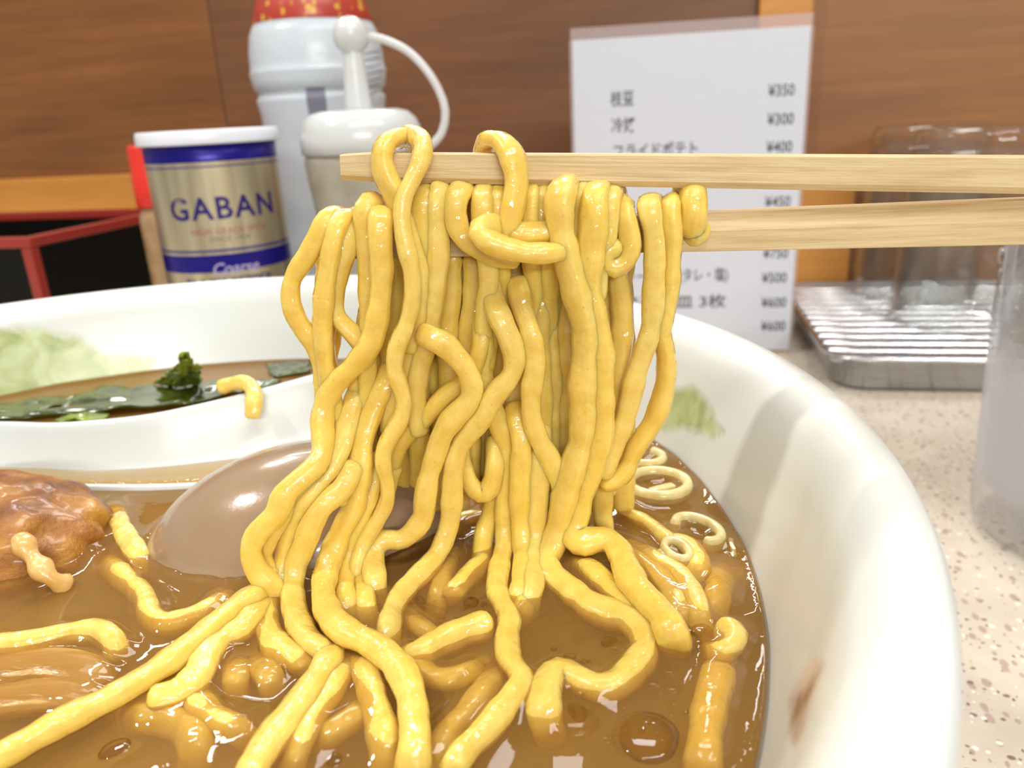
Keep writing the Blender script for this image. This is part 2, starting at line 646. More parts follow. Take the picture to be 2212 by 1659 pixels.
a0, z0 = ang(wb, 661, 190, 0.0265)
a1, z1 = ang(wb, 708, 250, 0.0265)
V, Fc = [], []
nz_ = 14
for i in range(nz_ + 1):
    z = z0 + (z1 - z0) * i / nz_
    r = np.interp(z, [q[1] for q in prof], [q[0] for q in prof]) + 0.00015
    for k in range(9):
        a = a0 + (a1 - a0) * k / 8
        V.append((r * math.cos(a), r * math.sin(a), z))
for i in range(nz_):
    for k in range(8):
        Fc.append((i * 9 + k, i * 9 + k + 1, (i + 1) * 9 + k + 1, (i + 1) * 9 + k))
mesh_obj('grey_label', V, Fc, M_GREYP, wb)
for k in range(7):
    am, zm = ang(wb, 806, 112 + k * 15, 0.0285)
    r = np.interp(zm, [q[1] for q in prof], [q[0] for q in prof])
    V = []
    for s in np.linspace(-0.22, 0.22, 8):
        for dz in (-0.0002, 0.0002):
            zz = zm + dz + s * 0.004
            r = np.interp(zz, [q[1] for q in prof], [q[0] for q in prof]) + 0.0002
            V.append((r * math.cos(am + s), r * math.sin(am + s), zz))
    mesh_obj('print_line', V, [(2 * i, 2 * i + 2, 2 * i + 3, 2 * i + 1) for i in range(7)], M_GREYP, wb)

# ------------------------------------------------------------------ squeeze bottle with a ball-tipped strap cap
p = atY(783, 320, 0.30)
sq = empty('squeeze_bottle', (p.x + 0.0002, 0.30, 0))
tag(sq, 'translucent squeeze bottle with domed cap, spout and strap stopper', 'bottle')
t = NT('squeeze_body')
cz = t.ramp(t.noise(t.coords(), 70, 3), [(0.3, srgb(150, 142, 126)), (0.7, srgb(176, 170, 154))])
t.l(cz, t.bsdf.inputs['Base Color'])
t.set(Roughness=0.32, Subsurface_Weight=0.3, Subsurface_Scale=0.004, Coat_Weight=0.3)
zc = atY(650, 338, 0.30).z
rb = 0.0222
lathe('bottle_body', [(0.0, 0.0), (rb * .85, 0.0), (rb * .92, .003), (rb * .86, zc - 0.04), (rb * .88, zc - 0.022), (rb * .95, zc - 0.010), (rb * .98, zc - 0.003), (rb * .96, zc), (0.0, zc)], t.m, sq, 96)
t = NT('milky_plastic')
t.set(Base_Color=srgb(208, 212, 211), Roughness=0.25, Subsurface_Weight=0.4, Subsurface_Scale=0.004, Coat_Weight=0.3)
t.bump(t.noise(t.coords(), 160, 2), 0.15, 0.001)
M_MILK = t.m
zt = atY(782, 236, 0.30).z
hd = zt - zc
lathe('cap', [(rb * .96, zc + 0.0002), (rb, zc + 0.0006), (rb * 1.01, zc + hd * .3), (rb * .985, zc + hd * .55), (rb * .92, zc + hd * .76), (rb * .80, zc + hd * .92), (rb * .62, zc + hd * .985), (rb * .3, zt), (0.0, zt)], M_MILK, sq, 96)
zb = atY(757, 77, 0.30).z
lathe('spout', [(0.0051, zt - 0.0012), (0.0049, zt + 0.001), (0.0036, zb - 0.0055), (0.0034, zb - 0.003), (0.0, zb - 0.003)], M_MILK, sq, 48)
bmm = bmesh.new()
bmesh.ops.create_uvsphere(bmm, u_segments=40, v_segments=24, radius=0.0064)
st = bm_obj('stopper', bmm, M_MILK, sq, True, (0.0, 0.0, zb))
pts = [(793, 78), (830, 86), (880, 110), (920, 150), (948, 195), (962, 240), (955, 285), (930, 315), (905, 330)]
dep = [0, -.001, -.002, -.003, -.003, -.003, -.002, -.001, 0]
P = np.array([(atY(x, y, 0.30 + d) - sq.location) for (x, y), d in zip(pts, dep)])
P = resample(crom(P * 1000, 0.8) / 1000, 0.0012)
R = np.full(len(P), 0.0011)
V, Fc = tube_mesh(P, R, 10, 2.2, 1.3)
sg = mesh_obj('strap', V, Fc, M_MILK, sq)

# ------------------------------------------------------------------ laminated menu card
YL, YR = 0.38, 0.366
TL, TR = atY(1236, 88, YL), atY(1752, 55, YR)
CL, CR = atY(1231, 62, YL), atY(1753, 27, YR)
mx = (TR - TL)
mx.z = 0
mw = mx.length
mx.normalize()
mn = Vector((mx.y, -mx.x, 0))                 # towards the diner
top = (TL.z + TR.z) / 2
ctop = (CL.z + CR.z) / 2
menu = empty('menu_card', Vector((TL.x, TL.y, 0)))
menu.rotation_euler = (0, 0, math.atan2(mx.y, mx.x))
tag(menu, 'white laminated menu card with yen prices, standing on the counter', 'menu')


def mpt(px, py):
    """picture point -> (x along the card, z) on the card"""
    d = ray(px, py)
    t = (Vector((TL.x, TL.y, 0)) - CAM).dot(mn) / d.dot(mn)
    q = CAM + d * t
    return (q - Vector((TL.x, TL.y, 0))).dot(mx), q.z


t = NT('menu_paper')
t.set(Base_Color=srgb(204, 206, 214), Roughness=0.22, Coat_Weight=0.4)
t.bump(t.noise(t.coords(), 140, 3), 0.12, 0.001)
bm_obj('paper', box_bm(mw / 2, 0, top / 2 + 0.001, mw, 0.0006, top - 0.002, 0.0001, 1), t.m, menu)
t = NT('clear_laminate')
t.set(Base_Color=srgb(214, 200, 200), Roughness=0.18)
tr = t.n('ShaderNodeBsdfTransparent')
tr.inputs[0].default_value = (0.96, 0.95, 0.95, 1)
mxs = t.n('ShaderNodeMixShader')
mxs.inputs[0].default_value = 0.3
t.l(tr.outputs[0], mxs.inputs[1])
t.l(t.bsdf.outputs[0], mxs.inputs[2])
t.l(mxs.outputs[0], t.out.inputs[0])
M_LAM = t.m
bm_obj('laminate_margin', box_bm(mw / 2, 0, (top + ctop) / 2, mw + 0.0016, 0.0005, ctop - top, 0.0001, 1), M_LAM, menu)
bm_obj('laminate_margin', box_bm(mw + 0.0007, 0, top / 2, 0.0013, 0.0005, top, 0.0001, 1), M_LAM, menu)
bm_obj('laminate_margin', box_bm(-0.0007, 0, top / 2, 0.0013, 0.0005, top, 0.0001, 1), M_LAM, menu)
M_TXT = plain('menu_ink', srgb(70, 70, 80), 0.4)


def menu_text(body, px, py, h_px, w_px=None, align='LEFT'):
    x, z = mpt(px, py)
    size = h_px / FPX * 0.40 * 1.12
    me, co = text_mesh(body, size, 'LEFT', size * 0.012)
    wx = co[:, 0].max() - co[:, 0].min()
    if w_px:
        want = abs(mpt(px + w_px, py)[0] - x)
        co[:, 0] *= want / wx
    hz = (co[:, 1].max() + co[:, 1].min()) / 2
    out = np.stack([x + co[:, 0] - co[:, 0].min(), np.full(len(co), -0.0004), z + co[:, 1] - hz], 1)
    me.vertices.foreach_set('co', out.ravel())
    me.materials.clear()
    me.materials.append(M_TXT)
    o = bpy.data.objects.new('lettering', me)
    COL.objects.link(o)
    o.parent = menu


for py, s, px, w in ((196, '¥350', 1659, 57), (258, '¥300', 1657, 57), (318, '¥400', 1655, 56), (376, '¥400', 1652, 56), (436, '¥450', 1652, 55),
                     (492, '¥500', 1649, 55), (547, '¥750', 1648, 54), (600, '¥500', 1645, 54), (653, '¥600', 1644, 54), (704, '¥600', 1643, 53)):
    menu_text(s, px, py, 26, w)
for py, s, px, w in ((214, '枝豆', 1319, 50), (271, '冷奴', 1321, 51), (327, 'フライドポテト', 1326, 180), (600, 'チャーシュー(タレ・塩)', 1330, 242),
                     (654, '餃子一皿 3枚', 1340, 228)):
    menu_text(s, px, py, 27, w)

# ------------------------------------------------------------------ metal drain tray with upturned glasses
TRL = Vector((0.1335, 0.3075, 0.0))           # near left corner
TYAW = math.radians(-11.5)
TX = Vector((math.cos(TYAW), math.sin(TYAW), 0))
TY = Vector((-math.sin(TYAW), math.cos(TYAW), 0))
tw, td, th = 0.26, 0.155, 0.0155
tray = empty('drain_tray', TRL + TX * tw / 2 + TY * td / 2)
tray.rotation_euler = (0, 0, TYAW)
tag(tray, 'shiny aluminium tray with a slatted drain grid under upturned glasses', 'tray')
t = NT('aluminium')
t.set(Base_Color=srgb(206, 208, 212), Metallic=1.0, Roughness=0.24)
t.bump(t.noise(t.coords((3, 30, 30)), 20, 3), 0.15, 0.0006)
M_ALU = t.m


def rrect(w, d, r, z, n=8):
    out = []
    for cx, cy, a in ((w / 2 - r, d / 2 - r, 0), (-w / 2 + r, d / 2 - r, 90), (-w / 2 + r, -d / 2 + r, 180), (w / 2 - r, -d / 2 + r, 270)):
        for k in range(n + 1):
            b = math.radians(a + 90 * k / n)
            out.append((cx + r * math.cos(b), cy + r * math.sin(b), z))
    return out


loops = [rrect(tw - .012, td - .012, .012, 0.0004), rrect(tw - .008, td - .008, .014, 0.0014), rrect(tw - .003, td - .003, .016, th - .002), rrect(tw + .0025, td + .0025, .018, th - .0008),
         rrect(tw + .003, td + .003, .018, th), rrect(tw - .003, td - .003, .016, th - .0004), rrect(tw - .009, td - .009, .014, 0.0026), rrect(tw - .014, td - .014, .012, 0.0018)]
V = [q for lp in loops for q in lp]
nl = len(loops[0])
Fc = []
for i in range(len(loops) - 1):
    for k in range(nl):
        Fc.append((i * nl + k, i * nl + (k + 1) % nl, (i + 1) * nl + (k + 1) % nl, (i + 1) * nl + k))
Fc.append(tuple(range(nl - 1, -1, -1)))
Fc.append(tuple((len(loops) - 1) * nl + k for k in range(nl)))
mesh_obj('pan', V, Fc, M_ALU, tray)
nsl = 13
M_SLAT = plain('polished_steel', srgb(226, 228, 232), 0.16, Metallic=1.0)
slat_me = None
for k in range(nsl):
    y = -td / 2 + 0.009 + (td - 0.018) * k / (nsl - 1)
    if slat_me is None:
        V, Fc = tube_mesh(np.array([(x, 0.0, 0.0) for x in np.linspace(-tw / 2 + 0.004, tw / 2 - 0.004, 12)]), np.full(12, 0.0031), 16, 2.0, 0.5)
        so = mesh_obj('slat', V, Fc, M_SLAT, tray)
        slat_me = so.data
    else:
        so = bpy.data.objects.new('slat', slat_me)
        COL.objects.link(so)
        so.parent = tray
    so.location = (0, y, th - 0.0025)
for x in (-tw / 2 + 0.02, 0, tw / 2 - 0.02):
    bm_obj('cross_bar', box_bm(x, 0, th - 0.0046, 0.004, td - 0.012, 0.002, 0.0004, 1), M_ALU, tray)

t = NT('clear_glass')
t.set(Base_Color=(0.99, 0.995, 0.99, 1), Roughness=0.02, IOR=1.45, Transmission_Weight=1.0)
M_GLASS = t.m


def thin_glass(t, tint, haze):
    tr = t.n('ShaderNodeBsdfTransparent')
    tr.inputs[0].default_value = tint
    gl = t.n('ShaderNodeBsdfGlossy')
    gl.inputs['Roughness'].default_value = 0.02
    lw = t.n('ShaderNodeLayerWeight')
    pw = t.n('ShaderNodeMath', operation='POWER')
    pw.inputs[1].default_value = 2.4
    t.l(lw.outputs['Facing'], pw.inputs[0])
    mu = t.n('ShaderNodeMath', operation='MULTIPLY_ADD')
    mu.inputs[1].default_value = 0.75
    mu.inputs[2].default_value = 0.035
    t.l(pw.outputs[0], mu.inputs[0])
    hz = t.n('ShaderNodeBsdfTranslucent')
    hz.inputs[0].default_value = (0.9, 0.9, 0.9, 1)
    mh = t.n('ShaderNodeMixShader')
    mh.inputs[0].default_value = haze
    t.l(tr.outputs[0], mh.inputs[1])
    t.l(hz.outputs[0], mh.inputs[2])
    ms = t.n('ShaderNodeMixShader')
    t.l(mu.outputs[0], ms.inputs[0])
    t.l(mh.outputs[0], ms.inputs[1])
    t.l(gl.outputs[0], ms.inputs[2])
    return ms.outputs[0]


t.l(thin_glass(t, (0.965, 0.975, 0.97, 1), 0.03), t.out.inputs[0])
GH, GR0, GR1 = 0.090, 0.0285, 0.0310          # height, radius at the base, radius at the mouth


def tumbler_profile(h=GH, r0=GR0, r1=GR1, wall=0.0019, base=0.009):
    out = [(0.0, 0.0012), (r0 * .80, 0.0006), (r0 * .93, 0.001), (r0 * .985, 0.0036), (r0, 0.007)]
    for k in range(1, 7):
        out.append((r0 + (r1 - r0) * k / 6, 0.007 + (h - 0.008) * k / 6))
    out += [(r1 - 0.0004, h - 0.0003), (r1 - wall * .5, h), (r1 - wall, h - 0.0006)]
    for k in range(5, -1, -1):
        out.append((r0 + (r1 - r0) * k / 6 - wall, base + 0.004 + (h - 0.015 - base) * k / 6 + 0.0))
    out += [(r0 * .82, base + 0.0008), (r0 * .5, base), (0.0, base)]
    return out


zg = th - 0.0014
ups = [((1958, 700, 0.014), 'upturned clear tumbler standing nearest on the metal tray'),
       ((1868, 640, 0.014), 'upturned clear tumbler at the far left of the metal tray')]
locs = []
q = atY(1932, 700, 0.362)
locs.append(Vector((q.x + GR1 + 0.0002, 0.362, zg)))
locs.append(locs[0] + TY * 0.062 - TX * 0.004)
locs.append(locs[0] + TX * 0.067 + TY * 0.006)
labels = ['upturned clear tumbler in the near row of the metal tray, left end', 'upturned clear tumbler at the back left of the metal tray',
          'upturned clear tumbler at the right end of the metal tray']
proto = None
for lo, lb in zip(locs, labels):
    if proto is None:
        g = lathe('drinking_glass', tumbler_profile(), M_GLASS, None, 72)
        proto = g
    else:
        g = proto.copy()
        COL.objects.link(g)
    g.rotation_euler = (math.pi, 0, 0)
    g.location = lo + Vector((0, 0, GH))
    tag(g, lb, 'glass', 'upturned glasses on the drain tray')

# the diner's own glass of iced water at the right edge
wg = empty('water_glass', (0.1585, 0.187, 0))
tag(wg, 'misted clear tumbler of iced water on the counter, right edge', 'glass')
gh2 = 0.0895
t = NT('misted_glass')
t.set(Base_Color=(0.985, 0.99, 0.99, 1), IOR=1.45, Transmission_Weight=1.0)
tc = t.n('ShaderNodeTexCoord')
sx = t.n('ShaderNodeSeparateXYZ')
t.l(tc.outputs['Object'], sx.inputs[0])
nzf = t.noise(t.coords(), 55, 4, 0.6)
ad = t.n('ShaderNodeMath', operation='MULTIPLY_ADD')
ad.inputs[1].default_value = 0.022
t.l(nzf, ad.inputs[0])
t.l(sx.outputs[2], ad.inputs[2])
mr = t.n('ShaderNodeMapRange')
mr.inputs['From Min'].default_value = 0.057
mr.inputs['From Max'].default_value = 0.068
mr.inputs['To Min'].default_value = 1.0
mr.inputs['To Max'].default_value = 0.0
t.l(ad.outputs[0], mr.inputs['Value'])
mr2 = t.n('ShaderNodeMapRange')
mr2.inputs['From Min'].default_value = 0.010
mr2.inputs['From Max'].default_value = 0.030
t.l(ad.outputs[0], mr2.inputs['Value'])
mm = t.n('ShaderNodeMath', operation='MULTIPLY')
t.l(mr.outputs[0], mm.inputs[0])
t.l(mr2.outputs[0], mm.inputs[1])
rg = t.n('ShaderNodeMath', operation='MULTIPLY_ADD')
rg.inputs[1].default_value = 0.42
rg.inputs[2].default_value = 0.03
t.l(mm.outputs[0], rg.inputs[0])
t.l(rg.outputs[0], t.bsdf.inputs['Roughness'])
df = t.n('ShaderNodeBsdfDiffuse')
df.inputs[0].default_value = (0.80, 0.78, 0.80, 1)
tl = t.n('ShaderNodeBsdfTranslucent')
tl.inputs[0].default_value = (0.82, 0.80, 0.82, 1)
m1 = t.n('ShaderNodeMixShader')
m1.inputs[0].default_value = 0.5
t.l(df.outputs[0], m1.inputs[1])
t.l(tl.outputs[0], m1.inputs[2])
m2 = t.n('ShaderNodeMixShader')
mf = t.n('ShaderNodeMath', operation='MULTIPLY')
mf.inputs[1].default_value = 0.55
t.l(mm.outputs[0], mf.inputs[0])
t.l(mf.outputs[0], m2.inputs[0])
t.l(thin_glass(t, (0.97, 0.98, 0.98, 1), 0.03), m2.inputs[1])
t.l(m1.outputs[0], m2.inputs[2])
t.l(m2.outputs[0], t.out.inputs[0])
lathe('tumbler', tumbler_profile(gh2, 0.0300, 0.0322, 0.002, 0.010), t.m, wg, 96)
t = NT('water')
t.set(Base_Color=(0.98, 0.99, 1, 1), Roughness=0.0, IOR=1.33, Transmission_Weight=1.0)
rw = [(0.0, 0.0101), (0.0150, 0.0101), (0.0245, 0.0110), (0.0279, 0.0145), (0.0286, 0.030), (0.0290, 0.0565), (0.0282, 0.0561), (0.0, 0.0560)]
t.l(thin_glass(t, (0.97, 0.98, 0.985, 1), 0.04), t.out.inputs[0])
lathe('water', rw, t.m, wg, 72)
t = NT('ice')
t.set(Base_Color=(0.97, 0.98, 1, 1), Roughness=0.12, IOR=1.31, Transmission_Weight=0.85)
for (x, y, z, s, a) in ((-0.010, -0.006, 0.036, 0.019, 0.4), (0.008, 0.006, 0.045, 0.017, 1.0), (-0.006, 0.010, 0.049, 0.016, 0.2)):
    b = box_bm(0, 0, 0, s, s, s * .9, s * .2, 3)
    io = bm_obj('ice_cube', b, t.m, wg, True, (x, y, z))
    io.rotation_euler = (a, a * .7, a * 1.7)
t = NT('droplet')
t.set(Base_Color=(1, 1, 1, 1), Roughness=0.0, IOR=1.33, Transmission_Weight=1.0)
for px, py, s in ((2168, 552, 0.0019), (2164, 590, 0.0011), (2196, 668, 0.0009), (2128, 610, 0.0006), (2186, 720, 0.0007)):
    a, z = ang(wg, px, py, 0.0315)
    b = bmesh.new()
    bmesh.ops.create_icosphere(b, subdivisions=2, radius=s)
    bmesh.ops.scale(b, vec=(0.5, 0.75, 1.25), verts=b.verts)
    r = 0.0300 + 0.0022 * z / gh2
    do = bm_obj('water_drop', b, t.m, wg, True, (r * math.cos(a), r * math.sin(a), z))
    do.rotation_euler = (0, 0, a)

# ------------------------------------------------------------------ ramen bowl
BC = Vector((-0.0657, 0.0982, 0.0))
SOUP = 0.060
PROF_IN = [(0.0, 0.0125), (0.020, 0.0128), (0.040, 0.0150), (0.058, 0.0200), (0.074, 0.0300), (0.0858, 0.0420), (0.0925, 0.0520), (0.0960, 0.0590), (0.0974, 0.0630),
           (0.0990, 0.0680), (0.1004, 0.0720), (0.1018, 0.0756), (0.1034, 0.0782), (0.1058, 0.0799), (0.1078, 0.0803)]
PROF_OUT = [(0.1095, 0.0799), (0.1104, 0.0786), (0.1102, 0.0764), (0.1080, 0.0715), (0.1040, 0.0630), (0.0985, 0.0530), (0.0880, 0.0380), (0.0720, 0.0230), (0.0520, 0.0115),
            (0.0440, 0.0080), (0.0425, 0.0010), (0.0405, 0.0), (0.0380, 0.0010), (0.0370, 0.0070), (0.020, 0.0075), (0.0, 0.0075)]


def dense(prof, step):
    return [tuple(q) for q in crom([(a * 1000, b * 1000) for a, b in prof], step * 1000) / 1000]


prof = dense(PROF_IN, 0.0012) + dense(PROF_OUT, 0.003)
prof = [(max(r, 0.0), z) for r, z in prof]
bowl_mats = []
t = NT('bowl_glaze')
v = t.coords()
at = t.n('ShaderNodeAttribute', attribute_name='leaf')
ap = t.n('ShaderNodeAttribute', attribute_name='blossom')
n1 = t.noise(v, 220, 5, 0.65)
nst = t.n('ShaderNodeTexNoise')
nst.inputs['Scale'].default_value = 110
nst.inputs['Detail'].default_value = 7
nst.inputs['Distortion'].default_value = 0.9
t.l(v, nst.inputs['Vector'])


def mask(attr, amp, lo, hi):
    a = t.n('ShaderNodeMath', operation='MULTIPLY_ADD')
    a.inputs[1].default_value = amp
    t.l(n1, a.inputs[0])
    t.l(attr.outputs['Fac'], a.inputs[2])
    m = t.n('ShaderNodeMapRange')
    m.inputs['From Min'].default_value = lo
    m.inputs['From Max'].default_value = hi
    t.l(a.outputs[0], m.inputs['Value'])
    return m.outputs[0]


glaze = t.ramp(t.noise(v, 18, 2), [(0.3, srgb(214, 215, 207)), (0.7, srgb(218, 223, 220))])
green = t.ramp(nst.outputs['Fac'], [(0.30, srgb(138, 156, 92)), (0.48, srgb(176, 186, 120)), (0.66, srgb(200, 212, 164))])
pink = t.ramp(nst.outputs['Fac'], [(0.35, srgb(150, 112, 100)), (0.6, srgb(214, 196, 184))])
c = t.mix(mask(at, 0.5, 0.62, 0.86), glaze, green)
c = t.mix(mask(ap, 0.5, 0.62, 1.0), c, pink)
t.l(c, t.bsdf.inputs['Base Color'])
t.set(Roughness=0.34, Coat_Weight=0.35, Coat_Roughness=0.22)
bowl = lathe('ramen_bowl', prof, t.m, None, 420)
bowl.location = BC
tag(bowl, 'large white ramen bowl with painted green leaves inside, filled with soup', 'bowl')


def project(co):
    d = co - np.array(CAM)
    w = d @ np.array(FWD)
    w = np.where(w < 1e-4, 1e-4, w)
    return np.stack([W / 2 + FPX * (d @ np.array(RGT)) / w, H / 2 - FPX * (d @ np.array(UPV)) / w], 1)


def poly_dist(P, poly):
    """signed distance (inside positive) of points P to a closed polygon"""
    poly = np.array(poly, float)
    inside = np.zeros(len(P), bool)
    dist = np.full(len(P), 1e9)
    for a, b in zip(poly, np.roll(poly, -1, 0)):
        cond = ((a[1] > P[:, 1]) != (b[1] > P[:, 1]))
        with np.errstate(divide='ignore', invalid='ignore'):
            xi = (b[0] - a[0]) * (P[:, 1] - a[1]) / (b[1] - a[1] + 1e-12) + a[0]
        inside ^= cond & (P[:, 0] < xi)
        ab = b - a
        tt = np.clip(((P - a) @ ab) / (ab @ ab), 0, 1)
        dist = np.minimum(dist, np.linalg.norm(P - (a + tt[:, None] * ab), axis=1))
    return np.where(inside, dist, -dist)


me = bowl.data
co = np.empty(len(me.vertices) * 3)
me.vertices.foreach_get('co', co)
co = co.reshape(-1, 3) + np.array(BC)
nin = len(dense(PROF_IN, 0.0012)) * 420
px = project(co)
behind = (co - np.array(CAM)) @ np.array(FWD) < 0.01
leaf = np.full(len(co), -1.0)
for poly in ([(-200, 690), (0, 708), (95, 712), (170, 730), (235, 768), (335, 772), (330, 800), (270, 832), (160, 860), (0, 920), (-200, 940)],
             [(1440, 842), (1490, 836), (1526, 866), (1532, 898), (1562, 930), (1535, 944), (1485, 922), (1430, 930), (1425, 880)]):
    leaf = np.maximum(leaf, poly_dist(px, poly) / 90.0 + 0.5)
bl = poly_dist(px, [(1752, 1412), (1788, 1418), (1778, 1480), (1752, 1530), (1742, 1600), (1715, 1622), (1698, 1590), (1704, 1500), (1728, 1450)]) / 50.0 + 0.42
for nm, arr in (('leaf', leaf), ('blossom', bl)):
    arr = np.clip(arr, -0.5, 1.0)
    arr[behind] = -0.5
    arr[nin:] = -0.5
    a = me.attributes.new(nm, 'FLOAT', 'POINT')
    a.data.foreach_set('value', arr.astype(np.float32))

# ------------------------------------------------------------------ chopsticks
YN = 0.100                                    # depth of the chopsticks and the hanging noodles
t = NT('chopstick_wood')
v = t.coords((5, 90, 90))
g = t.noise(v, 12, 6, 0.65)
g2 = t.noise(t.coords((12, 500, 500)), 4, 4, 0.6)
c = t.ramp(g, [(0.28, srgb(192, 162, 112)), (0.5, srgb(214, 188, 140)), (0.75, srgb(228, 207, 164))])
c = t.mix(t.ramp(g2, [(0.30, (0.35, 0.35, 0.35, 1)), (0.42, (0, 0, 0, 1))]), c, srgb(176, 142, 92))
t.l(c, t.bsdf.inputs['Base Color'])
t.set(Roughness=0.42, Subsurface_Weight=0.1, Subsurface_Scale=0.001)
t.bump(g2, 0.35, 0.0003)
M_STICK = t.m


def chopstick(label, L, Rr, sec, length=1.0):
    """L, Rr = (x, top y, bottom y, depth) at two picture columns; sec: section as (towards the diner, up) in half-heights"""
    ext = 1.55
    (xa, ta, ba, ya), (xb, tb, bb, yb) = L, Rr
    A0, A1 = atY(xa, ta, ya), atY(xa, ba, ya)
    B0, B1 = atY(xb, tb, yb), atY(xb, bb, yb)
    ca, cb = (A0 + A1) / 2, (B0 + B1) / 2
    ha, hb = (A0 - A1).length / 2, (B0 - B1).length / 2
    axis = (cb - ca)
    n = 40
    V, Fc = [], []
    up = Vector((0, 0, 1))
    ax = axis.normalized()
    up = (up - ax * up.dot(ax)).normalized()
    fr = up.cross(ax) * -1
    if fr.y > 0:
        fr = -fr
    m = len(sec)
    for i in range(n + 1):
        s = ext * i / n
        cpt = ca + axis * s
        h = ha + (hb - ha) * s
        if i == 0:
            k = 0.86
        else:
            k = 1.0
        for (d, u) in sec:
            V.append(cpt + fr * d * h * k + up * u * h * k + (-ax * 0.0 if i else -ax * 0.0004))
    for i in range(n):
        for k in range(m):
            Fc.append((i * m + k, i * m + (k + 1) % m, (i + 1) * m + (k + 1) % m, (i + 1) * m + k))
    Fc.append(tuple(range(m - 1, -1, -1)))
    Fc.append(tuple(n * m + k for k in range(m)))
    o = mesh_obj('chopstick', V, Fc, M_STICK, None, False)
    # local x along the stick so that the grain follows it
    rot = Matrix((ax, fr, up)).transposed()
    o.data.transform(Matrix.Translation(-ca))
    o.data.transform(rot.to_4x4().inverted())
    o.matrix_world = Matrix.Translation(ca) @ rot.to_4x4()
    bm = bmesh.new()
    bm.from_mesh(o.data)
    bmesh.ops.recalc_face_normals(bm, faces=bm.faces[:])
    bm.to_mesh(o.data)
    bm.free()
    tag(o, label, 'chopstick', 'pair of wooden chopsticks')
    return o


chopstick('pale wooden chopstick, upper one of the pair, with two noodles looped over it',
          (747, 329, 391, YN - 0.0015), (2212, 337, 416, YN - 0.0015),
          [(1.0, 0.90), (1.0, -0.62), (0.62, -1.0), (-0.8, -1.0), (-1.0, -0.8), (-1.0, 0.8), (-0.85, 1.0), (0.9, 1.0)])
chopstick('pale wooden chopstick, lower one of the pair, carrying the hanging noodles',
          (696, 491, 556, YN), (2212, 430, 521, YN),
          [(0.95, -0.95), (1.05, 0.10), (0.42, 0.98), (-0.7, 1.0), (-1.0, 0.7), (-1.0, -0.8), (-0.8, -1.0), (0.88, -1.0)])

# ------------------------------------------------------------------ noodles
t = NT('noodle_dough')
v = t.coords()
n1 = t.noise(v, 420, 4, 0.6)
n2 = t.noise(v, 2600, 2, 0.5)
oi = t.n('ShaderNodeObjectInfo')
ca_ = t.ramp(n1, [(0.3, srgb(229, 191, 80)), (0.7, srgb(239, 211, 106))])
cb_ = t.ramp(n1, [(0.3, srgb(226, 193, 92)), (0.7, srgb(238, 213, 122))])
c = t.mix(oi.outputs['Random'], ca_, cb_)
sp = t.ramp(n2, [(0.66, (0, 0, 0, 1)), (0.74, (1, 1, 1, 1))])
bwn = t.n('ShaderNodeRGBToBW')
t.l(sp, bwn.inputs[0])
k = t.n('ShaderNodeMath', operation='MULTIPLY')
k.inputs[1].default_value = 0.35
t.l(bwn.outputs[0], k.inputs[0])
c = t.mix(k.outputs[0], c, srgb(176, 132, 60))
t.l(c, t.bsdf.inputs['Base Color'])
t.set(Roughness=0.30, IOR=1.40, Subsurface_Weight=0.8, Subsurface_Scale=0.0015, Coat_Weight=0.9, Coat_Roughness=0.04)
t.bsdf.inputs['Subsurface Radius'].default_value = (1.0, 0.86, 0.45)
t.bump(t.noise(v, 900, 3, 0.6), 0.4, 0.00022)
cb2 = t.n('ShaderNodeBump')
cb2.inputs['Strength'].default_value = 1.0
cb2.inputs['Distance'].default_value = 0.0006
t.l(t.noise(v, 620, 1, 0.5), cb2.inputs['Height'])
t.l(cb2.outputs[0], t.bsdf.inputs['Coat Normal'])
M_NOODLE = t.m

CLOUD = []                                    # points of everything that breaks the soup's surface: (x, y, z, r)


def depth_point(x, y, d, zo):
    dr = ray(x, y)
    t1 = (YN - d * 0.001) / dr.y
    if dr.z < -1e-4:
        t2 = (SOUP + zo * 0.001 - CAM.z) / dr.z
    else:
        t2 = 1e3
    k = 0.0022
    a = min(t1, t2)
    tt = a - k * math.log(math.exp(-(t1 - a) / k) + math.exp(-(t2 - a) / k))
    return CAM + dr * tt


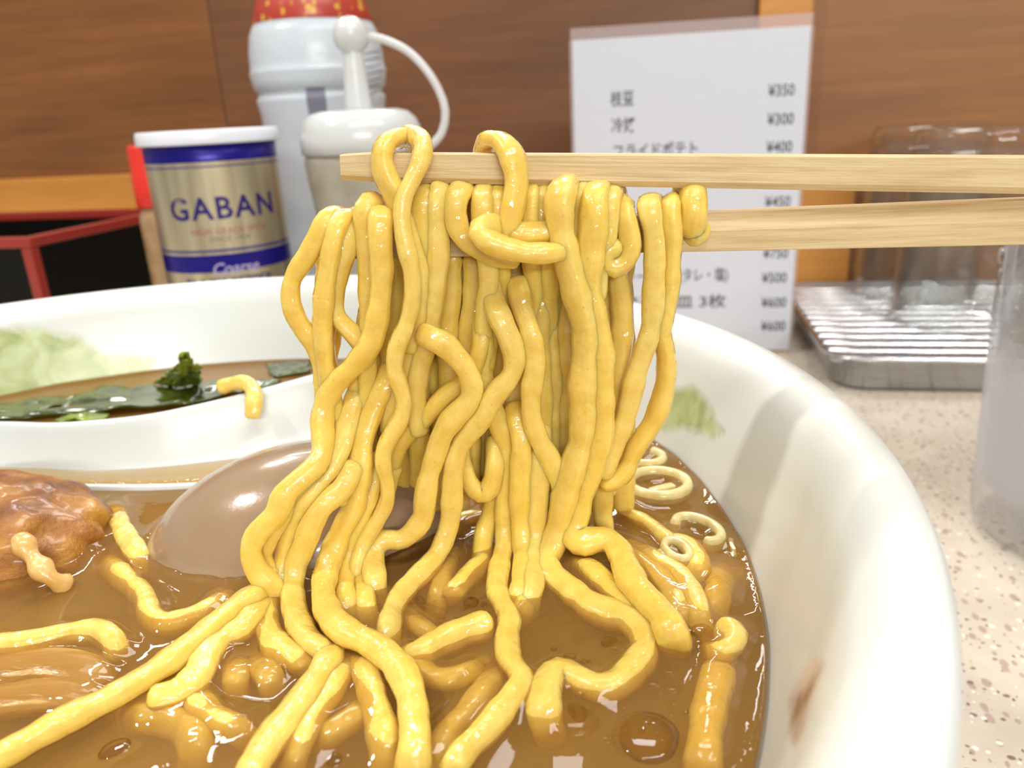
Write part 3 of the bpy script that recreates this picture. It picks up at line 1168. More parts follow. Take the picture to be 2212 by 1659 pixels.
def noodle(label, pts, d=4.0, zo=0.6, r=1.25, back=None, group='hang', dive=(False, True)):
    rows = []
    for i, q in enumerate(pts):
        x, y = q[0], q[1]
        dd = q[2] if len(q) > 2 else d
        zz = q[3] if len(q) > 3 else zo
        if back is not None and len(q) < 3:
            if i == 0:
                dd = 0.0 if d > 0 else d
            elif i == 1:
                dd = d * 0.82
        rows.append([x, y, dd, zz])
    if back is not None:
        xt, yt = rows[0][0], rows[0][1]
        pre = []
        ye = back[-1] if len(back) > 1 else 1060
        xb = back[0]
        db = back[1] if len(back) > 2 else -3.6
        L_ = ye - yt
        for (f, yy) in ((1.0, ye), (0.9, ye - 0.2 * L_), (0.72, ye - 0.42 * L_), (0.45, ye - 0.62 * L_), (0.2, ye - 0.78 * L_), (0.08, yt + 50)):
            wob = random.uniform(-7, 7) if f > 0.15 else 0
            pre.append([xt + (xb - xt) * f + wob, yy, db, -1.5])
        pre.append([xt + 1, yt + 13, db * 0.75, -1.5])
        rows = pre + rows
    elif dive[0]:
        rows[0][3] -= 2.6
    if dive[1]:
        rows[-1][3] -= 2.6
    if group == 'soup' and zo > -1.4:
        rows = [[a, b_, c_, z_ + 0.45] for a, b_, c_, z_ in rows]
    r *= (1.24 if d < 1.2 else 1.11) if group == 'hang' else 1.14
    S = crom(rows, 6.0)
    P = np.array([depth_point(*q) for q in S])
    for _ in range(3):
        P[1:-1] = (P[:-2] + 2 * P[1:-1] + P[2:]) / 4
    P = resample(P, 0.00085)
    n = len(P)
    ph = random.uniform(0, 6.28)
    ph2 = random.uniform(0, 6.28)
    s = np.arange(n) * 0.00085
    R = r * 0.001 * (1 + 0.06 * np.sin(s * 2 * math.pi / 0.013 + ph) + 0.045 * np.sin(s * 2 * math.pi / 0.0057 + ph2) + 0.025 * np.sin(s * 2 * math.pi / 0.0031 + 2 * ph))
    V, Fc = tube_mesh(P, R, 14, 2.9, 0.78, random.uniform(-0.25, 0.25), random.uniform(-0.8, 0.8), ref=(0.0, -0.93, 0.36))
    o = mesh_obj('noodle', V, Fc, M_NOODLE)
    recenter(o)
    tag(o, label, 'noodle', 'noodles lifted by the chopsticks' if group == 'hang' else 'noodles lying in the soup')
    for p_, r_ in zip(P, R):
        if abs(p_[2] - SOUP) < 0.004:
            CLOUD.append((p_[0], p_[1], p_[2], r_))
    return o


# hanging strands, traced in the photograph and given depth (d = mm in front of the chopsticks, zo = mm above the soup)
HB = ' of the lifted bundle'
noodle('lifted noodle bulging out furthest on the left' + HB + ', beside its upper hole',
       [(742, 462), (712, 468), (692, 500), (664, 552), (633, 600), (628, 650), (645, 697), (676, 738), (693, 785), (699, 845), (700, 900), (702, 950), (704, 1000, 7), (690, 1040, 8)], 3.8, 0.6, 1.12, back=(706, -3.6, 900))
noodle('lifted noodle second from the left, inner side of the upper left hole',
       [(757, 464), (734, 478), (721, 520), (709, 580), (700, 640), (697, 700), (700, 760), (708, 820), (722, 880), (735, 950), (742, 1010, 7), (738, 1080, 8)], 5.2, 0.6, 1.14, back=(700, -3.4, 820))
noodle('lifted noodle left of the narrow slit near the top left, curving right under it',
       [(772, 462), (757, 486), (748, 540), (733, 590), (722, 640), (730, 685), (757, 715), (778, 740), (792, 775), (790, 840), (778, 900), (772, 960)], 4.2, 0.6, 1.08, back=(712, -3.6, 680))
noodle('lifted noodle right of the narrow slit near the top left, hanging straight',
       [(826, 440), (803, 434), (786, 455), (786, 500), (792, 560), (796, 620), (799, 690), (796, 740), (788, 790), (770, 850), (757, 910), (748, 960)], 3.8, 0.6, 1.15, back=(796, -3.6, 900))
noodle('lifted noodle crossing down left to the round loop over the brown egg',
       [(842, 462), (824, 462), (822, 520), (826, 580), (822, 640), (815, 690), (802, 740), (770, 784), (735, 818), (708, 856), (696, 905, 6.5), (698, 950, 8), (690, 995, 10), (652, 1032, 11.5), (616, 1066, 12.5), (596, 1112, 13), (560, 1146, 13.5), (541, 1187, 14), (556, 1234, 14), (586, 1264, 13.5), (612, 1290, 13)],
       6.0, 1.5, 1.3, back=(830, -3.6, 900))
noodle('lifted noodle looped twice over the upper chopstick tip, right limb crossing in front',
       [(858, 300, -3.2), (880, 292, -0.5), (902, 296, 1.6), (914, 318, 4.2), (905, 358, 5.2), (886, 396, 6), (870, 434, 6.4), (868, 480, 7), (876, 530, 7.4), (888, 580), (891, 640), (878, 700), (856, 752), (852, 800), (866, 838), (873, 868), (866, 904), (846, 938), (830, 970), (828, 1005), (838, 1045), (834, 1088), (812, 1128), (788, 1165), (772, 1215), (768, 1262)],
       7.6, 2.4, 1.2)
noodle('lifted noodle loop over the upper chopstick tip, left limb tucked behind its crossing',
       [(905, 330, -3.0), (895, 300, -1.2), (862, 294, 0.8), (834, 308, 3.0), (824, 345, 4.2), (834, 384, 4.4), (850, 412, 4.6), (862, 450, 4.4), (880, 500), (900, 560), (905, 620), (900, 690), (884, 750)], 4.6, back=None, dive=(False, False))
noodle('lifted noodle right beside the double loop, hanging smooth over the lower chopstick',
       [(936, 410), (918, 418), (910, 460), (914, 530), (924, 590), (920, 655), (904, 715), (880, 770), (862, 830), (850, 880), (842, 930)], 4.0, back=(905, -3.6, 980))
noodle('lifted smooth noodle at the left of the dark gap under the upper chopstick',
       [(962, 400), (948, 410), (944, 460), (946, 540), (940, 620), (930, 690), (920, 740), (905, 800), (900, 870), (905, 930)], 4.2, back=(950, -3.6, 1040))
noodle('lifted noodle bending right below the chopstick and tucking under the horizontal curl',
       [(1012, 404), (992, 414), (984, 445), (987, 485), (1002, 515), (1032, 536), (1072, 552), (1110, 556)], 4.6, back=(1000, -3.8, 1060), dive=(False, False))
noodle('short lifted noodle left of the bright strand hooked over the upper chopstick',
       [(1052, 402), (1044, 412), (1042, 450), (1046, 500), (1052, 540), (1056, 600), (1050, 680), (1046, 740), (1044, 800), (1056, 856), (1076, 912), (1096, 962), (1099, 1010), (1094, 1060), (1090, 1115), (1091, 1172), (1081, 1214), (1073, 1274), (1086, 1306), (1101, 1338), (1095, 1378), (1100, 1424), (1122, 1452), (1128, 1474), (1109, 1502), (1088, 1530), (1064, 1562), (1030, 1598), (1004, 1622), (978, 1660), (960, 1690)],
       3.6, 1.0, 1.25, back=(1046, -3.6, 1040))
noodle('bright lifted noodle hooked over the upper chopstick right of centre',
       [(1045, 345, -3), (1046, 316, -1.6), (1060, 299, 0.6), (1082, 304, 2.6), (1102, 328, 4.2), (1113, 362, 5), (1116, 400, 5.2), (1110, 440, 5.6), (1102, 475, 5.6), (1098, 506, 5.2), (1104, 536, 4.6)], 5.0, dive=(False, False), r=1.3)
noodle('thick lifted noodle lying crosswise in front below the chopsticks',
       [(1075, 490, 5.2), (1052, 488, 6.2), (1034, 500, 7.4), (1050, 518, 8), (1086, 534, 8.2), (1138, 546, 8.2), (1188, 546, 7.8), (1222, 540, 6.2)], 8.0, dive=(False, False), r=1.42)
noodle('lifted noodle crossing behind the crosswise one, nearly hidden',
       [(1105, 500), (1130, 505), (1165, 503), (1198, 497), (1222, 486)], 5.2, dive=(False, False))
for i, (x, lb) in enumerate(((1074, 'short lifted noodle under the upper chopstick, left of the hooked bright strand'), (1146, 'short lifted noodle first to the right of the hooked bright strand'), (1180, 'short lifted noodle second to the right of the hooked bright strand'))):
    noodle(lb, [(x + 6, 408), (x, 416), (x - 2, 450), (x, 490), (x + 2, 540), (x + 8, 620, 1.5), (x + 4, 700, 0.6), (x - 2, 800, 0.2), (x + 4, 920, 0), (x, 1060, 0)], 3.4, back=(x + 3, -3.6, 1040), dive=(False, False))
noodle('long front lifted noodle, left of the bright pair that falls to the middle right',
       [(1226, 400), (1216, 404), (1209, 436), (1210, 470), (1214, 510), (1226, 560), (1240, 610), (1252, 655), (1264, 707), (1264, 770), (1258, 834), (1259, 898), (1254, 953), (1238, 1012), (1222, 1066), (1208, 1130), (1196, 1178), (1178, 1208), (1184, 1236), (1216, 1262), (1250, 1290), (1278, 1312), (1318, 1328), (1362, 1342), (1392, 1376), (1391, 1410), (1374, 1438), (1344, 1470), (1309, 1488), (1272, 1480), (1241, 1462), (1211, 1450), (1184, 1472), (1176, 1510), (1178, 1556), (1190, 1590)],
       6.6, 0.5, 1.6, back=(1226, -3.6, 1040))
noodle('long front lifted noodle, right of the bright pair, bending right above the soup',
       [(1296, 410), (1286, 416), (1282, 450), (1281, 505), (1272, 560), (1268, 610), (1276, 655), (1288, 707), (1296, 770), (1298, 834), (1301, 898), (1294, 953), (1276, 1012), (1258, 1066), (1244, 1120), (1236, 1160), (1256, 1172), (1285, 1166), (1316, 1168), (1340, 1194), (1352, 1228), (1372, 1266), (1402, 1300), (1434, 1334), (1452, 1370), (1462, 1400)],
       6.2, 2.6, 1.6, back=(1290, -3.6, 1040))
noodle('lifted noodle forming the left side of the small dark window under the chopsticks',
       [(1262, 404), (1252, 412), (1250, 440), (1252, 476), (1244, 512), (1240, 548), (1252, 590)], 4.6, back=(1258, -3.6, 1040), dive=(False, False))
noodle('lifted noodle forming the right side of the small dark window under the chopsticks',
       [(1330, 410), (1318, 420), (1316, 452), (1314, 487), (1308, 512), (1298, 550), (1290, 590), (1286, 640)], 5.2, back=(1318, -3.6, 1040), dive=(False, False))
noodle('lifted noodle curling into a hook at the right end of the dense bundle',
       [(1338, 436), (1344, 448), (1350, 470), (1358, 500), (1360, 534), (1350, 562), (1328, 576), (1308, 566), (1314, 542), (1330, 536)], 5.0, back=(1344, -3.6, 1000), dive=(False, False), r=1.3)
noodle('lifted noodle bordering the pale gap, rightmost of the dense bundle',
       [(1350, 440), (1338, 470), (1330, 540), (1336, 610), (1344, 680), (1342, 750), (1334, 820), (1322, 890), (1310, 950), (1304, 1010), (1302, 1062), (1302, 1110), (1308, 1160)], 2.2, -0.5, back=(1346, -3.4, 930))
noodle('left one of the two separate lifted noodles at the right',
       [(1412, 432), (1400, 436), (1406, 470), (1413, 515), (1414, 567), (1412, 620), (1410, 672), (1403, 725), (1386, 772), (1371, 818), (1362, 860), (1350, 905), (1336, 945), (1318, 985), (1300, 1020)], 4.6, 1.2, back=(1418, -2.4, 640))
noodle('right one of the two separate lifted noodles at the right, looping back at the bottom',
       [(1450, 432), (1445, 440), (1448, 480), (1450, 532), (1448, 585), (1444, 630), (1434, 676), (1426, 714), (1436, 752), (1440, 790), (1436, 834), (1421, 890), (1398, 932), (1370, 972), (1354, 1012), (1330, 1034), (1306, 1042)], 4.0, 1.6, back=(1448, -2.4, 640))
# ends wound round the lower chopstick
P = []
c0 = atY(1489, 462, YN)
for k in range(26):
    a = -0.6 + k * 0.245
    P.append((c0.x - 0.0004 + 0.0008 * k / 25, c0.y - 0.0032 * math.cos(a), c0.z + 0.0008 + 0.0030 * math.sin(a) - 0.0004))
P = resample(np.array(P), 0.0007)
V, Fc = tube_mesh(P, np.full(len(P), 0.0018), 14, 2.2)
o = recenter(mesh_obj('noodle', V, Fc, M_NOODLE))
tag(o, 'noodle end wound round the lower chopstick right of the hanging bundle', 'noodle', 'noodles lifted by the chopsticks')

# middle of the bundle
noodle('lifted noodle with a blunt free end at mid height, sweeping right then down left',
       [(916, 722, 6), (930, 730), (958, 742), (988, 772), (1010, 802), (1021, 840), (1010, 872), (978, 904), (955, 940), (940, 985), (926, 1030), (918, 1080), (914, 1118), (892, 1148), (864, 1168), (836, 1164), (812, 1178), (806, 1210), (810, 1250), (816, 1290)], 7.0, 2.0, 1.32, dive=(False, True))
noodle('lifted noodle in the middle, curving down left to the soup beside the blunt end',
       [(1060, 610, 2.5), (1066, 650, 4), (1082, 690), (1100, 730), (1111, 770), (1106, 806), (1084, 836), (1062, 862), (1046, 894), (1012, 936), (990, 970), (978, 1020), (976, 1080), (970, 1134), (952, 1184), (926, 1222), (892, 1256), (862, 1290), (845, 1330), (840, 1370), (846, 1400)], 6.4, 1.0, 1.28, dive=(False, True))
noodle('lifted noodle in the middle, bowing right then falling behind the bright pair',
       [(1118, 610, 2), (1126, 660, 4), (1142, 706), (1152, 745), (1156, 790), (1148, 836), (1148, 896), (1162, 944), (1184, 984), (1202, 1020), (1214, 1060)], 5.6, 1.0, 1.26, dive=(False, False))
noodle('lifted noodle in the middle, running straight behind the blunt end to lower left',
       [(1042, 690, 2.5), (1040, 740), (1026, 790), (1004, 826), (966, 850), (935, 886), (906, 918), (876, 944), (852, 984), (838, 1030)], 4.2, 1.0, 1.1, dive=(False, False))
noodle('lifted noodle behind the middle, between two dark slits',
       [(1066, 690), (1056, 740), (1046, 800), (1030, 850), (1004, 890), (985, 930), (972, 965)], 3.2, 1.0, 1.2, dive=(False, False))
noodle('lifted noodle left of middle, long plain strand that becomes the thick front S curve',
       [(846, 800, 3), (822, 850, 4), (800, 900, 5), (784, 945, 6), (779, 1000, 7), (774, 1050, 7.5), (764, 1096, 8), (742, 1136, 8.4), (722, 1184), (706, 1232), (698, 1284), (714, 1334), (750, 1366), (800, 1390), (846, 1424), (874, 1462), (889, 1508), (895, 1556), (896, 1611), (890, 1680)],
       8.6, 3.0, 1.42)
noodle('lifted noodle in front at lower left, bending down inside the round loop',
       [(762, 1010, 8), (740, 1054, 9.5), (700, 1090), (672, 1134), (656, 1180), (640, 1216), (634, 1262), (634, 1308), (646, 1346), (668, 1380), (696, 1402), (716, 1416)], 11.5, 1.6, 1.36)
noodle('lifted noodle at lower left inside the loop over the egg, running down left',
       [(770, 850, 4), (752, 906, 5.5), (742, 950, 7), (722, 996, 8.5), (690, 1040, 10), (654, 1078), (632, 1118), (618, 1160), (612, 1210), (600, 1262), (588, 1310)], 11.0, 1.5, 1.26)
noodle('lifted noodle leftmost at soup level, small loop behind the round one',
       [(700, 1000, 9), (664, 1030, 10.5), (625, 1074, 11.5), (606, 1116, 12), (580, 1160, 12), (566, 1196, 12), (582, 1236, 12), (612, 1256, 12), (640, 1290, 11)], 11.0, 1.0, 1.2)
noodle('lifted noodle low in the centre left, dropping straight beside the small dark slit',
       [(822, 990, 5), (806, 1040, 6), (790, 1090, 7), (768, 1140, 7.6), (752, 1190), (745, 1240), (748, 1300), (764, 1350)], 7.6, 1.2, 1.26)
noodle('lifted noodle low in the centre left, second straight drop right of the dark slit',
       [(846, 1010, 4), (830, 1070, 5), (810, 1130, 6), (796, 1190, 6.6), (786, 1250), (790, 1310), (800, 1350)], 6.6, 0.8, 1.26)
noodle('lifted noodle low in the centre forming a U loop above the soup',
       [(1000, 930, 3), (996, 980, 4), (1006, 1024), (1026, 1060), (1046, 1070), (1062, 1046), (1070, 1003), (1070, 950, 3)], 4.4, 1.0, 1.2, dive=(False, False))
noodle('lifted noodle low in the centre, shiny left strand of the wet twin drop',
       [(1112, 880, 3), (1126, 950), (1126, 1000), (1124, 1050), (1124, 1110), (1128, 1170), (1132, 1225), (1122, 1282), (1110, 1320)], 5.2, 1.0, 1.3)
noodle('lifted noodle low in the centre, shiny right strand of the wet twin drop',
       [(1168, 930, 3), (1166, 990), (1163, 1050), (1160, 1110), (1158, 1170), (1154, 1230), (1148, 1285), (1136, 1330)], 5.0, 1.0, 1.3)
noodle('lifted noodle low in the centre, plain strand left of the wet twin drop',
       [(1086, 950, 2), (1080, 1010), (1072, 1060), (1058, 1110), (1046, 1150), (1040, 1200), (1034, 1250)], 2.6, 0.2, 1.2)

# deep layer of the curtain, half hidden
for x0, x1, ye, d, lb in ((704, 702, 960, 1.0, 'lifted noodle deep in the bundle, behind the left crossing'), (808, 792, 1010, 0.6, 'lifted noodle deep in the bundle, behind the diagonal strand'),
                          (845, 850, 960, 0.8, 'lifted noodle deep in the bundle, under the double loop'), (895, 905, 1040, 0.4, 'lifted noodle deep in the bundle, left edge of the orange hollow'),
                          (975, 960, 1080, 0.6, 'lifted noodle deep in the bundle, right of the orange hollow'), (1024, 1015, 1060, 0.2, 'lifted noodle deep in the bundle, below the tucked strand'),
                          (1100, 1118, 1080, 0.4, 'lifted noodle deep in the bundle, below the crosswise strand on its left'), (1164, 1170, 1080, 0.8, 'lifted noodle deep in the bundle, below the crosswise strand in its middle'),
                          (1200, 1205, 1080, 0.2, 'lifted noodle deep in the bundle, below the crosswise strand on its right'), (1236, 1225, 1080, 0.8, 'lifted noodle deep in the bundle, just left of the bright pair'),
                          (1320, 1310, 1060, 0.4, 'lifted noodle deep in the bundle, just right of the bright pair')):
    xm_ = (x0 + x1) / 2
    noodle(lb, [(x0, 560), (xm_ + 4, 640), (xm_ - 5, 730), (xm_ + 5, 820), (x1, 910), (x1 + 3, ye)], d, -1.0, 1.25, dive=(False, True))

ORD = ('first', 'second', 'third', 'fourth', 'fifth', 'sixth', 'seventh', 'eighth', 'ninth', 'tenth', 'eleventh', 'twelfth', 'thirteenth')
for i, x in enumerate((818, 868, 925, 948, 1000, 1048, 1076, 1140, 1184, 1218, 1256, 1284, 1334)):
    noodle('packed back row noodle of the lifted bundle, %s from the left, showing between front strands' % ORD[i],
           [(x + 6, 520), (x + random.uniform(-5, 5), 640), (x + random.uniform(-6, 6), 760), (x + random.uniform(-6, 6), 880), (x + random.uniform(-10, 10), 990), (x + random.uniform(-14, 14), 1090)], -1.6 - 0.5 * (i % 2), -1.0, 1.3, dive=(False, True))

# noodles lying in the soup
S = 'soup'
def lying(label, pts, zo=-0.6, r=1.3, dive=(True, True)):
    return noodle(label, pts, -40, zo, r, None, S, dive)

lying('soup noodle ending in a blunt pale tip right of the front S curve', [(884, 1430), (905, 1414), (938, 1394), (975, 1376), (1010, 1362), (1046, 1352)], 0.5, 1.5, (True, False))
lying('soup noodle curving under the blunt pale tip', [(880, 1424), (900, 1440), (930, 1462), (970, 1468), (1004, 1458), (1040, 1440)], -0.7, 1.35)
lying('short soup noodle behind the blunt pale tip, sloping down right', [(870, 1330), (906, 1352), (940, 1374), (975, 1388)], -0.8, 1.2)
lying('soup noodle from the middle down to the bottom edge, left of a thin twin', [(722, 1402), (712, 1424), (686, 1466), (650, 1516), (612, 1566), (574, 1614), (540, 1670), (525, 1700)], 0.9, 1.42)
lying('soup noodle running to the bottom edge, right twin of the sloping pair', [(752, 1420), (733, 1456), (704, 1506), (668, 1560), (646, 1611), (625, 1680)], 0.1, 1.3)
lying('soup noodle curving down inside the front S curve', [(772, 1412), (786, 1444), (802, 1492), (820, 1552), (832, 1611), (834, 1680)], 0.0, 1.4)
lying('soup noodle low between the sloping pair and the S curve', [(790, 1530), (770, 1548), (740, 1568), (704, 1592), (690, 1610)], -1.0, 1.3)
lying('soup noodle sloping beside the wavy centre strand, lower right', [(1070, 1460), (1056, 1480), (1012, 1536), (968, 1582), (945, 1630), (938, 1680)], -0.7, 1.3)
lying('soup noodle hanging down left of the sloping pair, pale under broth', [(586, 1270), (577, 1300), (576, 1345), (592, 1390), (626, 1414), (658, 1432), (690, 1440)], -0.2, 1.4)
lying('long soup noodle sweeping from the bundle to the lower left corner', [(600, 1262), (556, 1282), (498, 1320), (418, 1388), (338, 1448), (238, 1508), (140, 1556), (44, 1610), (-40, 1655), (-120, 1690)], 1.3, 1.5)
lying('soup noodle with a blunt end lying under the long sweeping one', [(596, 1296), (556, 1320), (524, 1358), (478, 1380), (447, 1416), (428, 1460), (396, 1492), (360, 1506), (338, 1510)], 0.5, 1.45, (True, False))
lying('soup noodle below the blunt one, running down right', [(420, 1500), (430, 1520), (458, 1546), (508, 1574), (546, 1606)], -0.6, 1.45)
lying('soup noodle wiggling between the fried meat and the egg', [(248, 1108), (256, 1126), (278, 1168), (304, 1204), (318, 1240)], 0.2, 1.35)
lying('soup noodle below the egg, bending round to the right', [(236, 1222), (256, 1240), (280, 1262), (312, 1292), (326, 1334), (356, 1350), (400, 1342), (460, 1318), (500, 1296)], -0.5, 1.45)
lying('soup noodle arching at the far left below the fried meat', [(-60, 1430), (0, 1400), (78, 1390), (158, 1370), (216, 1368), (252, 1394), (250, 1424)], 0.2, 1.45)
lying('drowned soup noodle under the long sweeping one', [(268, 1550), (310, 1552), (358, 1556), (404, 1578), (428, 1618), (420, 1660)], -1.3, 1.5)
lying('drowned soup noodle standing short beside the pale one, left', [(512, 1440), (509, 1470), (512, 1502)], -0.5, 1.4)
lying('drowned soup noodle standing short beside the pale one, right', [(560, 1430), (584, 1466), (592, 1500)], -0.5, 1.4)
lying('soup noodle with a rounded free end, behind the wavy centre strand', [(960, 1300), (984, 1276), (1012, 1244), (1046, 1214)], -0.2, 1.2, (True, False))
lying('soup noodle arching flat behind the wavy centre strand', [(960, 1180), (975, 1146), (1000, 1126), (1034, 1120), (1070, 1124)], -0.2, 1.2)
lying('soup noodle straight and drowned behind the U loop', [(940, 1330), (948, 1280), (962, 1230), (984, 1180)], -1.0, 1.2)
lying('soup noodle right of the wavy centre strand, short and steep', [(1110, 1352), (1132, 1312), (1152, 1262), (1164, 1226)], -0.4, 1.25)
lying('soup noodle from the bright pair, running low right under the bend', [(1228, 1200), (1270, 1224), (1310, 1262), (1350, 1300), (1392, 1340), (1420, 1392)], 0.1, 1.3)
lying('soup noodle sloping right beyond the bend, third from the bowl wall', [(1330, 1180), (1370, 1206), (1414, 1240), (1446, 1280), (1470, 1326), (1482, 1372)], -0.2, 1.3)
lying('soup noodle sloping right beyond the bend, second from the bowl wall', [(1350, 1180), (1410, 1208), (1464, 1242), (1496, 1288), (1512, 1334), (1516, 1376)], 0.0, 1.3)
lying('soup noodle crossing below the scallion rings toward the bowl wall', [(1316, 1096), (1350, 1108), (1392, 1126), (1426, 1152), (1456, 1180), (1470, 1206)], 0.1, 1.2)
lying('curled soup noodle hooking round under the half ring of scallion', [(1420, 1178), (1456, 1170), (1490, 1180), (1512, 1206), (1504, 1240), (1484, 1250)], -0.1, 1.3)
lying('drowned soup noodle along the bowl wall at the lower right', [(1556, 1420), (1552, 1460), (1538, 1510), (1527, 1568), (1520, 1640), (1515, 1690)], -1.2, 1.6)
lying('thick curled soup noodle end resting by the bowl wall', [(1535, 1412), (1560, 1412), (1584, 1396), (1582, 1372), (1566, 1364)], 0.1, 1.5, (True, False))
lying('drowned soup noodle standing near the bowl wall above the thick end', [(1556, 1236), (1552, 1274), (1546, 1316), (1536, 1350)], -1.2, 1.6)

# ------------------------------------------------------------------ brown seasoned egg
def blob(name, center, axes, rz, tilt, mat, sub=5, disp=None, e=2.0):
    bm = bmesh.new()
    bmesh.ops.create_icosphere(bm, subdivisions=sub, radius=1.0)
    for vtx in bm.verts:
        p = vtx.co
        if e != 2.0:
            k = (abs(p.x) ** e + abs(p.y) ** e + abs(p.z) ** e) ** (-1 / e)
            p = p * k
        if disp:
            p = p * disp(p)
        vtx.co = Vector((p.x * axes[0], p.y * axes[1], p.z * axes[2]))
    o = bm_obj(name, bm, mat, None, True, center)
    o.rotation_euler = (0, tilt, rz)
    bpy.context.view_layer.update()
    M = o.matrix_basis
    for vtx in o.data.vertices:
        p = M @ vtx.co
        if abs(p.z - SOUP) < 0.0012:
            CLOUD.append((p.x, p.y, p.z, 0.0006))
    return o


t = NT('egg_brown')
c = t.ramp(t.noise(t.coords(), 60, 3), [(0.3, srgb(150, 124, 96)), (0.7, srgb(166, 140, 112))])
t.l(c, t.bsdf.inputs['Base Color'])
t.set(Roughness=0.22, Subsurface_Weight=0.25, Subsurface_Scale=0.002, Coat_Weight=0.6, Coat_Roughness=0.06)
t.bump(t.noise(t.coords(), 500, 3), 0.16, 0.0003)
egg = blob('seasoned_egg', (-0.0338, 0.1055, 0.0565), (0.0245, 0.0160, 0.0160), math.radians(8), math.radians(-6), t.m, 5, lambda p: 1 + 0.05 * p.x)
tag(egg, 'glossy brown seasoned egg half sunk in the soup behind the noodles', 'egg')

# ------------------------------------------------------------------ piece of browned pork
def nz3(p, f, s):
    from mathutils import noise
    return noise.noise(Vector(p) * f + Vector((s, s, s)))


t = NT('browned_meat')
v = t.coords()
n1 = t.noise(v, 130, 5, 0.6)
tc = t.n('ShaderNodeTexCoord')
sx = t.n('ShaderNodeSeparateXYZ')
t.l(tc.outputs['Object'], sx.inputs[0])
ad = t.n('ShaderNodeMath', operation='MULTIPLY_ADD')
ad.inputs[1].default_value = 0.012
t.l(n1, ad.inputs[0])
sub_ = t.n('ShaderNodeMath', operation='MULTIPLY_ADD')
sub_.inputs[1].default_value = 0.55
t.l(sx.outputs[0], sub_.inputs[0])
t.l(sx.outputs[2], sub_.inputs[2])
t.l(sub_.outputs[0], ad.inputs[2])
mr = t.n('ShaderNodeMapRange')
mr.inputs['From Min'].default_value = 0.0035
mr.inputs['From Max'].default_value = 0.0065
t.l(ad.outputs[0], mr.inputs['Value'])
inner = t.ramp(t.noise(v, 220, 4), [(0.3, srgb(122, 94, 80)), (0.7, srgb(160, 130, 112))])
outer = t.ramp(n1, [(0.3, srgb(100, 54, 8)), (0.5, srgb(158, 98, 20)), (0.72, srgb(200, 144, 50))])
t.l(t.mix(mr.outputs[0], inner, outer), t.bsdf.inputs['Base Color'])
t.set(Roughness=0.36, Subsurface_Weight=0.08, Subsurface_Scale=0.002, Coat_Weight=0.35, Coat_Roughness=0.15)
t.bump(t.noise(v, 380, 6, 0.7), 0.9, 0.0008)
q = atZ(60, 1150, SOUP + 0.003)
meat = blob('pork_slice', (q.x - 0.0105, q.y + 0.003, SOUP - 0.0005), (0.0200, 0.0125, 0.0098), math.radians(-6), math.radians(6), t.m, 5,
            lambda p: 1 + 0.09 * nz3(p, 2.2, 3.1) + 0.06 * nz3(p, 5.0, 1.7) + 0.025 * nz3(p, 13.0, 4.7), 2.7)
tag(meat, 'piece of browned pork with golden crust in the soup, far left', 'meat')
t = NT('pork_fat')
c = t.ramp(t.noise(t.coords(), 300, 4), [(0.3, srgb(206, 160, 84)), (0.7, srgb(232, 200, 130))])
t.l(c, t.bsdf.inputs['Base Color'])
t.set(Roughness=0.3, Subsurface_Weight=0.5, Subsurface_Scale=0.002, Coat_Weight=0.5)
t.bump(t.noise(t.coords(), 600, 4), 0.5, 0.0004)
pts = [(44, 1165), (62, 1192), (84, 1222), (112, 1250), (136, 1262)]
P = np.array([atZ(x, y, SOUP + 0.0062 - 0.0058 * i / 4) for i, (x, y) in enumerate(pts)])
P = resample(crom(P * 1000, .5) / 1000, 0.0006)
V, Fc = tube_mesh(P, 0.0013 * (1 + 0.25 * np.sin(np.arange(len(P)) * 0.9)), 12, 2.2)
fat = recenter(mesh_obj('fat_streak', V, Fc, t.m))
fat.parent = meat
bpy.context.view_layer.update()
fat.matrix_parent_inverse = meat.matrix_world.inverted()

# ------------------------------------------------------------------ bamboo shoots
t = NT('bamboo_shoot')
c = t.ramp(t.noise(t.coords((1, 8, 8)), 60, 4), [(0.3, srgb(176, 134, 66)), (0.7, srgb(202, 166, 98))])
t.l(c, t.bsdf.inputs['Base Color'])
t.set(Roughness=0.25, Subsurface_Weight=0.4, Subsurface_Scale=0.002, Coat_Weight=0.4)
t.bump(t.noise(t.coords((1, 4, 4)), 240, 5), 0.7, 0.0006)


def strip(name, pts, zo, r, asp, mat):
    P = np.array([atZ(x, y, SOUP + z * 0.001) for (x, y), z in zip(pts, zo)])
    P = resample(crom(P * 1000, .8) / 1000, 0.001)
    V, Fc = tube_mesh(P, np.full(len(P), r), 16, 4.0, asp, flat=(0, 0, 1))
    o = recenter(mesh_obj(name, V, Fc, mat))
    for p_ in P:
        if abs(p_[2] - SOUP) < 0.004:
            CLOUD.append((p_[0], p_[1], p_[2], r * 0.9))
    return o


tag(strip('bamboo_shoot', [(-60, 1455), (20, 1452), (100, 1440), (175, 1452), (210, 1475)], (-0.4, 0.0, 0.1, -0.2, -1.2), 0.0025, 0.5, t.m),
    'tan strip of bamboo shoot at the left edge, upper of two', 'bamboo shoot', 'bamboo shoots at the left edge')
tag(strip('bamboo_shoot', [(-70, 1530), (0, 1520), (70, 1508), (140, 1506), (190, 1520)], (-0.8, -0.2, -0.1, -0.3, -1.2), 0.0023, 0.55, t.m),
    'tan strip of bamboo shoot at the left edge, lower of two', 'bamboo shoot', 'bamboo shoots at the left edge')

